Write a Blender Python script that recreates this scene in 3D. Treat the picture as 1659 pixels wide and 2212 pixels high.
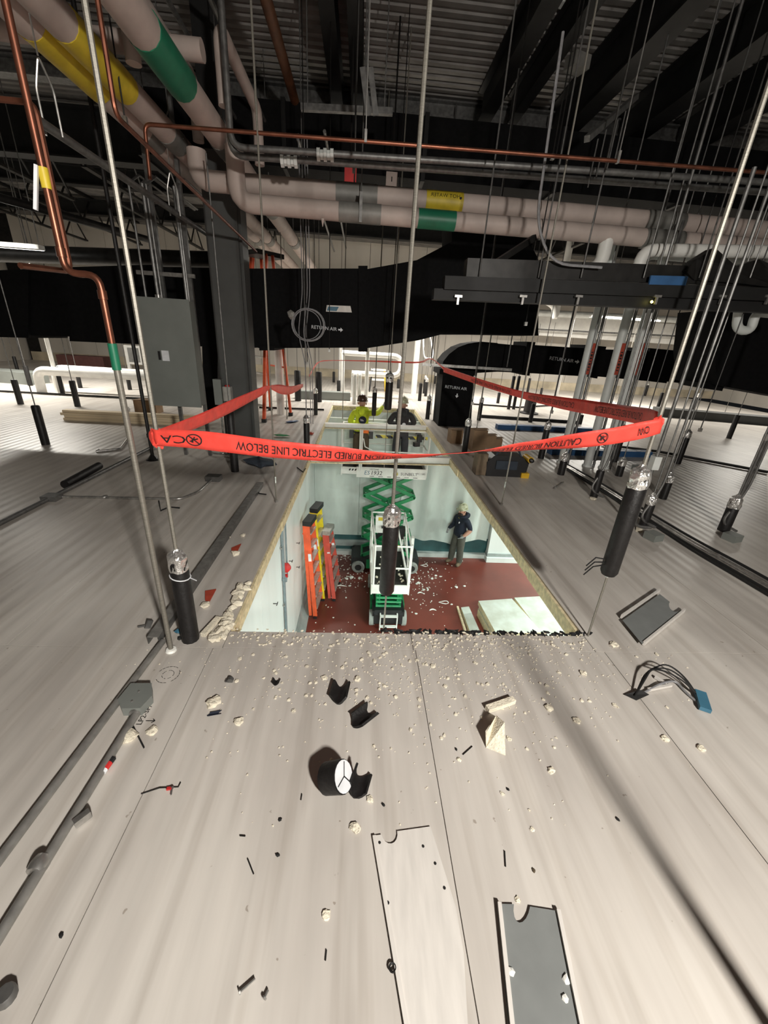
import bpy, bmesh, math, random
import numpy as np
from mathutils import Vector, Matrix
random.seed(7)
for o in list(bpy.data.objects): bpy.data.objects.remove(o)
S = bpy.context.scene
COL = S.collection
# ------------------------------------------------------------------ camera
PW, PH = 1659, 2212
PC = np.array([829.5, 1106.0])
_V = np.array([700.0, 3110.0]) - PC
_D = np.array([783.0, 732.0]) - PC
F = math.sqrt(-(_V @ _D))
_dn = np.array([_V[0], _V[1], F]); _dn /= np.linalg.norm(_dn)
_fw = np.array([_D[0], _D[1], F]); _fw /= np.linalg.norm(_fw)
_rt = np.cross(_fw, -_dn)
if _rt[0] < 0: _rt = -_rt
RM = np.stack([_rt, _fw, -_dn])
EYE = 1.65
CAM = np.array([0, 0, EYE])
cd = bpy.data.cameras.new('camera'); cam = bpy.data.objects.new('camera', cd); COL.objects.link(cam)
cd.sensor_fit = 'HORIZONTAL'; cd.sensor_width = 36; cd.lens = F / PW * 36; cd.clip_start = 0.05; cd.clip_end = 200
m4 = Matrix.Identity(4)
for i in range(3):
    m4[i][0] = RM[i, 0]; m4[i][1] = -RM[i, 1]; m4[i][2] = -RM[i, 2]; m4[i][3] = CAM[i]
cam.matrix_world = m4
S.camera = cam
def ray(x, y): return RM @ np.array([x - PC[0], y - PC[1], F])
def gz(x, y, z=0.0):            # point of the place at height z behind a picture point
    d = ray(x, y); t = (z - EYE) / d[2]; return Vector(CAM + t * d)
def at(x, y, Y):                # ... at distance Y
    d = ray(x, y); t = Y / d[1]; return Vector(CAM + t * d)
# ------------------------------------------------------------------ world, lights, exposure
w = bpy.data.worlds.new('World'); S.world = w; w.use_nodes = True
w.node_tree.nodes['Background'].inputs[0].default_value = (0.9, 0.95, 1.0, 1)
w.node_tree.nodes['Background'].inputs[1].default_value = 0.008
S.view_settings.view_transform = 'Standard'; S.view_settings.look = 'None'
S.view_settings.exposure = 0.0; S.view_settings.gamma = 1; S.view_settings.use_curve_mapping = False
def area(name, loc, target, sx, sy, e, col, spread=180):
    l = bpy.data.lights.new(name, 'AREA'); l.shape = 'RECTANGLE'; l.size = sx; l.size_y = sy; l.energy = e; l.color = col
    l.spread = math.radians(spread)
    o = bpy.data.objects.new(name, l); COL.objects.link(o); o.location = loc
    o.rotation_euler = (Vector(target) - Vector(loc)).to_track_quat('-Z', 'Y').to_euler(); return o
WARM = (1.0, 0.95, 0.88); COOL = (0.84, 1.0, 0.92); NEUT = (1.0, 0.95, 0.86)
# work lamp standing behind the photographer (throws the rod shadows over the near floor)
area('work_lamp_light', (1.40, -1.9, 2.6), (0.3, 1.6, 0.0), 0.24, 0.24, 275, WARM)
# tubes under the ceiling of the room below
for i, (x, y, e) in enumerate(((3.2, 0.6, 220), (2.6, 2.8, 250), (7.4, 8.2, 430), (1.4, -0.4, 220), (8.0, 3.6, 200))):
    area('room_tube_light', (x, y, -0.3), (x, y, -4), 1.2, 0.3, e, COOL)
# strip lights of the attic, far back
for i, (x, y, z, e) in enumerate(((-8.2, 10.6, 2.9, 360), (-0.2, 12.2, 3.0, 260), (3.8, 13.2, 3.0, 260), (8.6, 14.2, 2.75, 330), (13.0, 12.5, 3.0, 200), (-6.2, 7.55, 2.62, 38))):
    area('attic_strip_light', (x, y, z - 0.07), (x, y, 0), 2.2, 0.12, e, NEUT)
# ------------------------------------------------------------------ materials
def mat(name, col, rough=0.6, metal=0.0, var=0.12, scale=8.0, stretch=(1, 1, 1), bump=0.0, bscale=60, spec=0.5, col2=None, emit=0, alpha=None, trans=0):
    m = bpy.data.materials.new(name); m.use_nodes = True; nt = m.node_tree; b = nt.nodes['Principled BSDF']
    b.inputs['Roughness'].default_value = rough; b.inputs['Metallic'].default_value = metal
    b.inputs['Specular IOR Level'].default_value = spec
    tc = nt.nodes.new('ShaderNodeTexCoord'); mp = nt.nodes.new('ShaderNodeMapping'); mp.inputs['Scale'].default_value = stretch
    nt.links.new(tc.outputs['Object'], mp.inputs[0])
    n = nt.nodes.new('ShaderNodeTexNoise'); n.inputs['Scale'].default_value = scale; n.inputs['Detail'].default_value = 5
    nt.links.new(mp.outputs[0], n.inputs['Vector'])
    r = nt.nodes.new('ShaderNodeValToRGB'); nt.links.new(n.outputs[0], r.inputs[0])
    c2 = col2 or tuple(max(0, c * (1 - 2 * var)) for c in col); c1 = tuple(min(1, c * (1 + var)) for c in col)
    r.color_ramp.elements[0].position = 0.3; r.color_ramp.elements[0].color = (*c2, 1)
    r.color_ramp.elements[1].position = 0.7; r.color_ramp.elements[1].color = (*c1, 1)
    nt.links.new(r.outputs[0], b.inputs['Base Color'])
    if bump:
        n2 = nt.nodes.new('ShaderNodeTexNoise'); n2.inputs['Scale'].default_value = bscale; nt.links.new(mp.outputs[0], n2.inputs['Vector'])
        bp = nt.nodes.new('ShaderNodeBump'); bp.inputs['Strength'].default_value = bump; bp.inputs['Distance'].default_value = 0.01
        nt.links.new(n2.outputs[0], bp.inputs['Height']); nt.links.new(bp.outputs[0], b.inputs['Normal'])
    if emit:
        b.inputs['Emission Color'].default_value = (*col, 1); b.inputs['Emission Strength'].default_value = emit
    if alpha is not None: b.inputs['Alpha'].default_value = alpha
    if trans: b.inputs['Transmission Weight'].default_value = trans
    return m
def floor_mat():
    m = bpy.data.materials.new('painted_panel_skin'); m.use_nodes = True; nt = m.node_tree; b = nt.nodes['Principled BSDF']; L = nt.links.new
    b.inputs['Roughness'].default_value = 0.36; b.inputs['Specular IOR Level'].default_value = 0.5
    tc = nt.nodes.new('ShaderNodeTexCoord')
    def noise(sc, scale, det=6, rough=0.55):
        mp = nt.nodes.new('ShaderNodeMapping'); mp.inputs['Scale'].default_value = sc; L(tc.outputs['Object'], mp.inputs[0])
        n = nt.nodes.new('ShaderNodeTexNoise'); n.inputs['Scale'].default_value = scale; n.inputs['Detail'].default_value = det; n.inputs['Roughness'].default_value = rough
        L(mp.outputs[0], n.inputs['Vector']); return n.outputs[0]
    def ramp(src, p0, c0, p1, c1):
        r = nt.nodes.new('ShaderNodeValToRGB'); L(src, r.inputs[0]); e = r.color_ramp.elements
        e[0].position = p0; e[0].color = c0; e[1].position = p1; e[1].color = c1; return r.outputs[0]
    def mul(a, c, f=1.0):
        x = nt.nodes.new('ShaderNodeMix'); x.data_type = 'RGBA'; x.blend_type = 'MULTIPLY'; x.inputs[0].default_value = f
        L(a, x.inputs[6]); L(c, x.inputs[7]); return x.outputs[2]
    base = ramp(noise((7, 0.45, 1), 1.6), 0.33, (0.55, 0.515, 0.47, 1), 0.67, (0.645, 0.61, 0.56, 1))
    streak = ramp(noise((13, 0.7, 1), 1.0, 3), 0.34, (0.86, 0.845, 0.83, 1), 0.5, (1, 1, 1, 1))
    patch = ramp(noise((1.5, 0.6, 1), 1.1, 4), 0.38, (0.80, 0.79, 0.79, 1), 0.6, (1, 1, 1, 1))
    spot = ramp(noise((1, 1, 1), 26, 2), 0.245, (0.55, 0.5, 0.46, 1), 0.275, (1, 1, 1, 1))
    L(mul(mul(mul(base, streak, 1.0), patch, 1.0), spot, 0.8), b.inputs['Base Color'])
    wv = nt.nodes.new('ShaderNodeTexWave'); wv.wave_type = 'BANDS'; wv.bands_direction = 'X'; wv.inputs['Scale'].default_value = 2.8; wv.inputs['Distortion'].default_value = 0.0
    L(tc.outputs['Object'], wv.inputs['Vector'])
    bp = nt.nodes.new('ShaderNodeBump'); bp.inputs['Strength'].default_value = 0.22; bp.inputs['Distance'].default_value = 0.01
    L(wv.outputs[0], bp.inputs['Height']); L(bp.outputs[0], b.inputs['Normal'])
    return m
def striped(name, c1, c2, scale, d='DIAGONAL'):
    m = bpy.data.materials.new(name); m.use_nodes = True; nt = m.node_tree; b = nt.nodes['Principled BSDF']
    tc = nt.nodes.new('ShaderNodeTexCoord'); wv = nt.nodes.new('ShaderNodeTexWave'); wv.bands_direction = d; wv.inputs['Scale'].default_value = scale
    nt.links.new(tc.outputs['Object'], wv.inputs['Vector'])
    r = nt.nodes.new('ShaderNodeValToRGB'); r.color_ramp.interpolation = 'CONSTANT'; r.color_ramp.elements[0].color = (*c1, 1); r.color_ramp.elements[1].color = (*c2, 1); r.color_ramp.elements[1].position = 0.5
    nt.links.new(wv.outputs[0], r.inputs[0]); nt.links.new(r.outputs[0], b.inputs['Base Color']); b.inputs['Roughness'].default_value = 0.5
    return m
M = dict(
 floor=floor_mat(),
 foam=mat('yellow_foam', (0.74, 0.64, 0.40), 0.9, var=0.15, scale=25, bump=0.5, bscale=80),
 crumb=mat('cream_foam_crumb', (0.80, 0.735, 0.59), 0.95, var=0.1, scale=30, bump=0.6, bscale=120),
 chalk=mat('white_plaster_crumb', (0.85, 0.85, 0.80), 0.9, scale=30),
 redfloor=mat('red_epoxy_floor', (0.185, 0.042, 0.030), 0.32, var=0.12, scale=1.2, bump=0.03, bscale=30),
 roomwall=mat('white_room_panel', (0.80, 0.84, 0.82), 0.35, var=0.04, scale=3, stretch=(1, 1, 0.15)),
 plastic=mat('clear_plastic_sheet', (0.60, 0.66, 0.62), 0.28, var=0.12, scale=2.2, stretch=(1, 1, 0.35), bump=0.5, bscale=5, spec=0.6),
 teal=mat('teal_wall_paint', (0.035, 0.10, 0.105), 0.35, scale=4),
 cove=mat('grey_cove_base', (0.33, 0.36, 0.35), 0.5, scale=5),
 attwall=mat('attic_wall_panel', (0.60, 0.56, 0.50), 0.55, var=0.08, scale=0.8, stretch=(1, 1, 0.5)),
 stain=mat('yellowed_wall_foot', (0.60, 0.52, 0.38), 0.7, var=0.2, scale=1.5),
 deck=mat('roof_deck_steel', (0.20, 0.188, 0.176), 0.6, 0.2, var=0.15, scale=3),
 black=mat('black_insulation', (0.0045, 0.0045, 0.005), 0.8, var=0.2, scale=20, spec=0.15, bump=0.15, bscale=40),
 blackshiny=mat('black_rubber_sleeve', (0.011, 0.010, 0.010), 0.5, var=0.2, scale=30, spec=0.4, bump=0.2, bscale=60),
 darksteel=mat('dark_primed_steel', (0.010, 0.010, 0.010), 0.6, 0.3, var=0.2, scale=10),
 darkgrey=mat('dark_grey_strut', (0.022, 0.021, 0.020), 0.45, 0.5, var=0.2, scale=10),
 grey=mat('grey_panel_paint', (0.20, 0.215, 0.20), 0.5, 0.1, var=0.06, scale=3),
 colgrey=mat('column_grey', (0.062, 0.064, 0.062), 0.55, 0.1, var=0.1, scale=4),
 galv=mat('galvanised_steel', (0.46, 0.45, 0.43), 0.36, 0.8, var=0.18, scale=25),
 galvdull=mat('dull_galvanised', (0.17, 0.168, 0.163), 0.45, 0.6, var=0.18, scale=20),
 emt=mat('conduit_steel', (0.30, 0.292, 0.275), 0.42, 0.5, var=0.15, scale=20),
 rod=mat('zinc_threaded_rod', (0.27, 0.255, 0.22), 0.5, 0.55, var=0.15, scale=30, stretch=(1, 1, 20)),
 copper=mat('copper_pipe', (0.26, 0.10, 0.062), 0.4, 0.85, var=0.2, scale=9),
 rust=mat('rust_brown_pipe', (0.15, 0.062, 0.028), 0.6, 0.3, var=0.2, scale=9),
 pipew=mat('beige_pipe_jacket', (0.44, 0.365, 0.33), 0.6, var=0.07, scale=5),
 pvc=mat('white_pipe_jacket', (0.78, 0.77, 0.73), 0.45, var=0.06, scale=5),
 pipegrey=mat('pipe_light_grey', (0.60, 0.62, 0.60), 0.5, var=0.08, scale=5),
 coupl=mat('grey_shield', (0.20, 0.195, 0.18), 0.55, 0.2, scale=8),
 foil=mat('crumpled_foil', (0.80, 0.79, 0.77), 0.28, 0.85, var=0.15, scale=40, bump=1.0, bscale=45),
 yellow=mat('yellow_marker', (0.58, 0.44, 0.03), 0.5, scale=8), green=mat('green_marker', (0.012, 0.16, 0.085), 0.45, scale=8),
 redtag=mat('red_marker', (0.42, 0.06, 0.03), 0.6, scale=20), ink=mat('black_ink', (0.008, 0.008, 0.008), 0.7), whiteink=mat('white_ink', (0.75, 0.77, 0.8), 0.6),
 tape=mat('red_caution_tape', (0.86, 0.075, 0.055), 0.42, var=0.08, scale=14, bump=0.3, bscale=22, spec=0.4),
 lumber=mat('pine_lumber', (0.78, 0.64, 0.43), 0.7, var=0.12, scale=4, stretch=(0.4, 6, 6)),
 card=mat('brown_cardboard', (0.27, 0.175, 0.10), 0.85, scale=6), bluepaint=mat('blue_steel_paint', (0.025, 0.09, 0.22), 0.5, scale=6),
 orange=mat('orange_fibreglass', (0.78, 0.11, 0.035), 0.45, scale=6), redladder=mat('red_fibreglass', (0.56, 0.075, 0.05), 0.5, scale=6),
 yelladder=mat('yellow_fibreglass', (0.78, 0.60, 0.02), 0.45, scale=6), alu=mat('aluminium_tread', (0.56, 0.55, 0.52), 0.4, 0.6, scale=15),
 liftgreen=mat('lift_green_paint', (0.012, 0.22, 0.075), 0.38, scale=6), liftwhite=mat('lift_white_paint', (0.78, 0.79, 0.75), 0.4, var=0.06, scale=6),
 tyre=mat('grey_solid_tyre', (0.32, 0.33, 0.31), 0.75, scale=12), blackp=mat('black_plastic', (0.014, 0.014, 0.015), 0.45, scale=8),
 hivis=mat('hi_vis_yellow', (0.66, 0.80, 0.03), 0.75, scale=8, bump=0.4, bscale=14), brownp=mat('brown_work_cloth', (0.085, 0.062, 0.036), 0.85, scale=9, bump=0.3, bscale=18),
 charcoal=mat('charcoal_hoodie', (0.042, 0.041, 0.043), 0.85, scale=9, bump=0.3, bscale=18), darkp=mat('dark_grey_work_cloth', (0.035, 0.036, 0.042), 0.85, scale=9, bump=0.3, bscale=18),
 navy=mat('navy_hoodie', (0.011, 0.016, 0.032), 0.85, scale=9, bump=0.3, bscale=18), olive=mat('grey_olive_trousers', (0.085, 0.083, 0.068), 0.85, scale=9, bump=0.3, bscale=18),
 skin=mat('skin', (0.52, 0.28, 0.20), 0.55, var=0.06, scale=12), boot=mat('tan_boot', (0.17, 0.125, 0.08), 0.8, scale=12), hair=mat('dark_hair', (0.02, 0.014, 0.01), 0.8, scale=40),
 hatbrown=mat('brown_hard_hat', (0.075, 0.042, 0.028), 0.22, scale=6), hatcamo=mat('camouflage_hard_hat', (0.62, 0.62, 0.46), 0.4, col2=(0.20, 0.20, 0.10), scale=14),
 glove=mat('grey_glove', (0.30, 0.31, 0.31), 0.8, scale=20), orangecloth=mat('orange_cloth', (0.85, 0.20, 0.04), 0.8), hazard=striped('hazard_stripes', (0.02, 0.02, 0.02), (0.75, 0.62, 0.06), 2.4),
 tube=mat('lit_tube', (1, 0.97, 0.9), 0.5, emit=9), led=mat('lit_indicator', (1.0, 0.85, 0.15), 0.5, emit=14), wire=mat('grey_cable', (0.24, 0.24, 0.25), 0.5, scale=30),
 bluep=mat('blue_plastic', (0.05, 0.16, 0.24), 0.5), valve=mat('red_valve', (0.55, 0.03, 0.03), 0.4), boardw=mat('white_panel_skin', (0.62, 0.65, 0.61), 0.5, var=0.06, scale=3.5, col2=(0.47, 0.47, 0.40)),
 sheetgrey=mat('grey_sheet_back', (0.19, 0.20, 0.195), 0.5, var=0.05, scale=10), sheetwhite=mat('white_sheet_face', (0.64, 0.61, 0.57), 0.42, var=0.05, scale=6, stretch=(6, 1, 1)),
 dewalt=mat('tool_yellow', (0.70, 0.42, 0.02), 0.45), bluegrey=mat('blue_grey_conduit', (0.20, 0.25, 0.27), 0.45, 0.3), rag=mat('dark_rag', (0.03, 0.04, 0.055), 0.9), greenbag=mat('green_wrapper', (0.02, 0.25, 0.08), 0.4),
 window=mat('dark_window', (0.22, 0.22, 0.21), 0.3), maroon=mat('maroon_panel', (0.10, 0.035, 0.03), 0.6))
# ------------------------------------------------------------------ mesh helpers
WPOS = {}
def wpos(o): return WPOS.get(o.name, Vector((0, 0, 0))) if o else Vector((0, 0, 0))
def tag(o, label=None, cat=None, group=None, kind=None):
    if label: o['label'] = label
    if cat: o['category'] = cat
    if group: o['group'] = group
    if kind: o['kind'] = kind
    return o
def thing(name, label, cat, loc, group=None, kind=None):
    o = bpy.data.objects.new(name, None); COL.objects.link(o); o.location = loc; o.empty_display_size = 0.1
    WPOS[o.name] = Vector(loc); return tag(o, label, cat, group, kind)
class MB:
    def __init__(s): s.v = []; s.f = []; s.mi = []
    def add(s, vs, fs, mi=0):
        n = len(s.v); s.v += [Vector(v) for v in vs]; s.f += [tuple(i + n for i in f) for f in fs]; s.mi += [mi] * len(fs); return s
    def box(s, c, d, rz=0, mi=0, rot=None):
        c = Vector(c); R_ = rot if rot is not None else Matrix.Rotation(rz, 3, 'Z'); h = Vector(d) / 2
        vs = [c + R_ @ Vector((sx * h.x, sy * h.y, sz * h.z)) for sz in (-1, 1) for sx, sy in ((-1, -1), (1, -1), (1, 1), (-1, 1))]
        return s.add(vs, [(3, 2, 1, 0), (4, 5, 6, 7), (0, 1, 5, 4), (1, 2, 6, 5), (2, 3, 7, 6), (3, 0, 4, 7)], mi)
    def bar(s, a, b, wd, ht, up=(0, 0, 1), mi=0):
        a = Vector(a); b = Vector(b); d = (b - a).normalized(); u = Vector(up)
        if abs(d.dot(u)) > 0.98: u = Vector((0, 1, 0))
        x = d.cross(u).normalized(); z = x.cross(d)
        vs = [p + x * sx * wd / 2 + z * sz * ht / 2 for p in (a, b) for sx, sz in ((-1, -1), (1, -1), (1, 1), (-1, 1))]
        return s.add(vs, [(0, 1, 2, 3), (7, 6, 5, 4), (0, 4, 5, 1), (1, 5, 6, 2), (2, 6, 7, 3), (3, 7, 4, 0)], mi)
    def tube(s, pts, r, n=10, mi=0, caps=True):
        pts = [Vector(p) for p in pts]; rs = r if isinstance(r, (list, tuple)) else [r] * len(pts)
        t0 = (pts[1] - pts[0]).normalized(); u = Vector((0, 0, 1)) if abs(t0.z) < 0.9 else Vector((1, 0, 0)); x = t0.cross(u).normalized()
        rings = []
        for i, p in enumerate(pts):
            t = ((pts[min(i + 1, len(pts) - 1)] - p).normalized() + (p - pts[max(i - 1, 0)]).normalized()).normalized()
            x = (x - t * x.dot(t)).normalized(); y = t.cross(x)
            rings.append([p + (x * math.cos(k * 2 * math.pi / n) + y * math.sin(k * 2 * math.pi / n)) * rs[i] for k in range(n)])
        vs = [v for rg in rings for v in rg]; fs = []
        for i in range(len(pts) - 1):
            for k in range(n):
                a = i * n + k; b = i * n + (k + 1) % n; fs.append((a, b, b + n, a + n))
        if caps: fs.append(tuple(range(n - 1, -1, -1))); fs.append(tuple(range((len(pts) - 1) * n, len(pts) * n)))
        return s.add(vs, fs, mi)
    def prism(s, poly, vec, mi=0):
        p = [Vector(a) for a in poly]; v = Vector(vec); n = len(p); q = [a + v for a in p]
        return s.add(p + q, [tuple(range(n)), tuple(range(2 * n - 1, n - 1, -1))] + [(i, i + n, (i + 1) % n + n, (i + 1) % n) for i in range(n)], mi)
    def lathe(s, base, prof, n=14, axis=(0, 0, 1), mi=0):
        base = Vector(base); a = Vector(axis).normalized(); u = Vector((1, 0, 0)) if abs(a.x) < 0.9 else Vector((0, 1, 0)); x = a.cross(u).normalized(); y = a.cross(x)
        vs = []; fs = []
        for h, r in prof: vs += [base + a * h + (x * math.cos(k * 2 * math.pi / n) + y * math.sin(k * 2 * math.pi / n)) * r for k in range(n)]
        for i in range(len(prof) - 1):
            for k in range(n): fs.append((i * n + k, i * n + (k + 1) % n, (i + 1) * n + (k + 1) % n, (i + 1) * n + k))
        fs += [tuple(range(n - 1, -1, -1)), tuple(range((len(prof) - 1) * n, len(prof) * n))]
        return s.add(vs, fs, mi)
    def blob(s, c, r, jit=0.3, mi=0, flat=1.0, sub=1):
        bm = bmesh.new(); bmesh.ops.create_icosphere(bm, subdivisions=sub, radius=1)
        rx, ry, rz = (r, r, r * flat) if not isinstance(r, (tuple, list)) else r
        a = random.uniform(0, 6.28); ca, sa = math.cos(a), math.sin(a); vs = []
        for v in bm.verts:
            k = 1 + random.uniform(-jit, jit); x, y, z = v.co.x * rx * k, v.co.y * ry * k, v.co.z * rz * k
            vs.append(Vector(c) + Vector((x * ca - y * sa, x * sa + y * ca, z)))
        fs = [tuple(v.index for v in f.verts) for f in bm.faces]; bm.free(); return s.add(vs, fs, mi)
    def mesh(s, name, off, mats, smooth):
        me = bpy.data.meshes.new(name); me.from_pydata([v - off for v in s.v], [], s.f); me.update()
        for m in mats: me.materials.append(m)
        for p, i in zip(me.polygons, s.mi): p.material_index = i; p.use_smooth = smooth
        bm = bmesh.new(); bm.from_mesh(me); bmesh.ops.recalc_face_normals(bm, faces=bm.faces); bm.to_mesh(me); bm.free()
        return me
    def build(s, name, m, parent=None, smooth=False, label=None):
        mats = [M[k] for k in (m if isinstance(m, (list, tuple)) else [m])]
        if parent is not None: off = wpos(parent)
        else:
            xs = [v.x for v in s.v]; ys = [v.y for v in s.v]; zs = [v.z for v in s.v]; off = Vector(((min(xs) + max(xs)) / 2, (min(ys) + max(ys)) / 2, min(zs)))
        o = bpy.data.objects.new(name, s.mesh(name, off, mats, smooth)); COL.objects.link(o); WPOS[o.name] = off
        if parent is not None: o.parent = parent
        else: o.location = off
        if smooth:
            try: o.data.set_sharp_from_angle(angle=math.radians(40))
            except Exception: pass
        if label: o['label'] = label
        return o
def rnd(pts, rad, seg=5):      # round the corners of a path
    pts = [Vector(p) for p in pts]; out = [pts[0]]
    for i in range(1, len(pts) - 1):
        a, b, c = pts[i - 1], pts[i], pts[i + 1]; d1 = (a - b); d2 = (c - b); r = min(rad, d1.length * 0.49, d2.length * 0.49)
        p1 = b + d1.normalized() * r; p2 = b + d2.normalized() * r
        for k in range(seg + 1):
            t = k / seg; out.append(p1 * (1 - t) ** 2 + b * 2 * t * (1 - t) + p2 * t * t)
    out.append(pts[-1]); return out
def text_mb(txt, size, mb=None, fn=None, align='CENTER', thick=0):
    """flat letters as mesh; fn maps (u,v) -> Vector"""
    c = bpy.data.curves.new('t', 'FONT'); c.body = txt; c.size = size; c.align_x = align; c.align_y = 'CENTER'; c.resolution_u = 2
    o = bpy.data.objects.new('t', c); COL.objects.link(o); dg = bpy.context.evaluated_depsgraph_get(); me = bpy.data.meshes.new_from_object(o.evaluated_get(dg))
    vs = [fn(v.co.x, v.co.y) for v in me.vertices]; fs = [tuple(p.vertices) for p in me.polygons]
    bpy.data.objects.remove(o); bpy.data.curves.remove(c); bpy.data.meshes.remove(me)
    mb = mb or MB(); mb.add(vs, fs); return mb
def planefn(o, ux, uy):
    o = Vector(o); ux = Vector(ux); uy = Vector(uy); return lambda u, v: o + ux * u + uy * v
# ================================================================== SETTING: attic floor of insulated panels with the cut opening
HX0, HX1, HY0, HY1, TH = -0.73, 1.47, 1.95, 10.85, 0.125
floor = thing('floor', None, None, (0, 0, 0), kind='structure')
floor['label'] = 'beige ceiling-panel deck with long seams that everyone walks on'
G = 0.0035
def slab(x0, x1, y0, y1, parent=floor, m='floor', name='panel', z1=0.0, z0=-TH):
    b = MB(); b.box(((x0 + x1) / 2, (y0 + y1) / 2, (z0 + z1) / 2), (x1 - x0 - G, y1 - y0 - G, z1 - z0)); return b.build(name, m, parent)
PWD = 1.152
for k in range(-6, 7):
    x0 = -0.78 + k * PWD; slab(x0, x0 + PWD, -4.0, 1.81)
slab(HX0, 0.36, 1.81, HY0); slab(0.36, HX1, 1.81, HY0)
rows = [(1.81, 7.62), (7.62, 11.4), (11.4, 15.0), (15.0, 19.0)]
edge_panels = []
for k in range(0, 12):
    for r, (a, b) in enumerate(rows):
        p = slab(HX0 - (k + 1) * PWD, HX0 - k * PWD, a, b)
        q = slab(HX1 + k * PWD, HX1 + (k + 1) * PWD, a, b)
        if k == 0 and r < 2: edge_panels += [(p, -1, max(a, HY0), min(b, HY1)), (q, 1, max(a, HY0), min(b, HY1))]
for x0, x1 in ((HX0, 0.37), (0.37, HX1)):
    pf = slab(x0, x1, HY1, 15.0); slab(x0, x1, 15.0, 19.0)
    b = MB(); b.box(((x0 + x1) / 2, HY1 - 0.012, -0.066), (x1 - x0, 0.022, 0.10)); b.build('foam_core', 'foam', pf)
for p, s, a, b_ in edge_panels:       # foam core showing along the cut, broken into slightly uneven lengths
    b = MB(); y = a; xe = HX0 if s < 0 else HX1
    while y < b_ - 0.01:
        y2 = min(b_, y + random.uniform(0.5, 1.1)); j = random.uniform(0.014, 0.03)
        b.box((xe - s * j / 2, (y + y2) / 2, -0.062), (j, y2 - y, 0.10)); y = y2
    b.build('foam_core', 'foam', p)
# two strips of panel joint left across the opening
def strip(pL, pR, hgt, dep, nm, label):
    t = thing(nm, label, 'beam', ((pL + pR) / 2))
    b = MB(); b.bar(pL, pR, dep, hgt); b.build('rail', 'pvc', t)
    b = MB(); d = (pR - pL).normalized()
    b.bar(pL + Vector((0, -dep / 2, -hgt / 2 - 0.006)), pR + Vector((0, -dep / 2, -hgt / 2 - 0.006)), dep * 0.9, 0.012); b.build('lip', 'foam', t)
    return t
strip(Vector((HX0, 5.95, -0.05)), Vector((HX1, 6.13, -0.05)), 0.10, 0.10, 'joint_strip', 'white joint strip across the opening in front of the raised platform')
strip(Vector((HX0, 8.46, -0.05)), Vector((HX1, 8.66, -0.05)), 0.08, 0.12, 'joint_strip', 'crumb-covered joint strip across the opening at the workers\' chests')
# ------------------------------------------------------------------ the room below
RZ = -3.8; RX0 = -1.09; RY1 = 9.72
b = MB(); b.box((5.0, 4.3, RZ - 0.1), (12.2, 11.2, 0.2)); tag(b.build('floor', 'redfloor'), 'red epoxy floor of the room seen through the opening', kind='structure')
wl = thing('wall_lower_left', None, None, (RX0, 4.5, RZ), kind='structure')
b = MB(); b.box((RX0 - 0.1, 4.4, (RZ - TH) / 2 - 0.0), (0.1, 11.0, -RZ - TH - 0.02)); b.build('backing', 'cove', wl)
for k in range(9):
    y0 = -0.6 + k * 1.147; b = MB(); b.box((RX0 - 0.025, y0 + 0.57, (RZ - TH) / 2), (0.05, 1.139, -RZ - TH - 0.02)); b.build('panel', 'roomwall', wl)
b = MB(); b.prism([(RX0, 0, RZ), (RX0 + 0.16, 0, RZ), (RX0 + 0.05, 0, RZ + 0.09), (RX0 + 0.012, 0, RZ + 0.22), (RX0, 0, RZ + 0.22)], (0, 9.7, 0)); tag(b.build('baseboard_lower_left', 'cove'), kind='structure')
wb = thing('wall_lower_back', None, None, (2, RY1, RZ), kind='structure')
for k in range(8):
    x0 = RX0 + k * 1.15; b = MB(); b.box((x0 + 0.575, RY1 + 0.05, (RZ - TH) / 2 + 0.28), (1.142, 0.1, -RZ - TH - 0.56)); b.build('panel', 'plastic', wb)
b = MB(); b.box((3.6, RY1 + 0.06, RZ + 0.28), (9.2, 0.1, 0.56)); b.build('wainscot', 'teal', wb)
b = MB(); b.box((0.2, RY1 - 0.02, RZ + 0.33), (2.4, 0.06, 0.17)); b.build('cove_cap', 'cove', wb)
b = MB(); b.box((3.6, RY1 - 0.05, RZ + 0.06), (9.2, 0.14, 0.12)); tag(b.build('baseboard_lower_back', 'pipegrey'), kind='structure')
b = MB(); b.box((5.0, -1.3, RZ / 2 - 0.06), (12.2, 0.1, -RZ - TH - 0.01)); tag(b.build('wall_lower_front', 'roomwall'), kind='structure')
b = MB(); b.box((11.0, 4.3, RZ / 2 - 0.06), (0.1, 11.2, -RZ - TH - 0.01)); tag(b.build('wall_lower_right', 'roomwall'), kind='structure')
b = MB(); b.box((1.0, HY1 + 0.2, RZ / 2 - 0.06), (6.0, 0.1, -RZ - TH - 0.01)); tag(b.build('wall_lower_far', 'roomwall'), kind='structure')
# white wall section by the right corner
wr = thing('wall_lower_return', None, None, (4.5, 9.6, RZ), kind='structure')
b = MB(); b.box((4.9, 9.58, RZ / 2 + 0.03), (2.5, 0.16, -RZ - TH - 0.22)); b.build('panel', 'roomwall', wr)
b = MB(); b.box((4.9, 9.56, RZ + 0.185), (2.54, 0.2, 0.09)); b.build('cove', 'cove', wr)
b = MB(); b.box((4.9, 9.52, RZ + 0.07), (2.58, 0.26, 0.14)); b.build('kerb', 'roomwall', wr)
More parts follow.
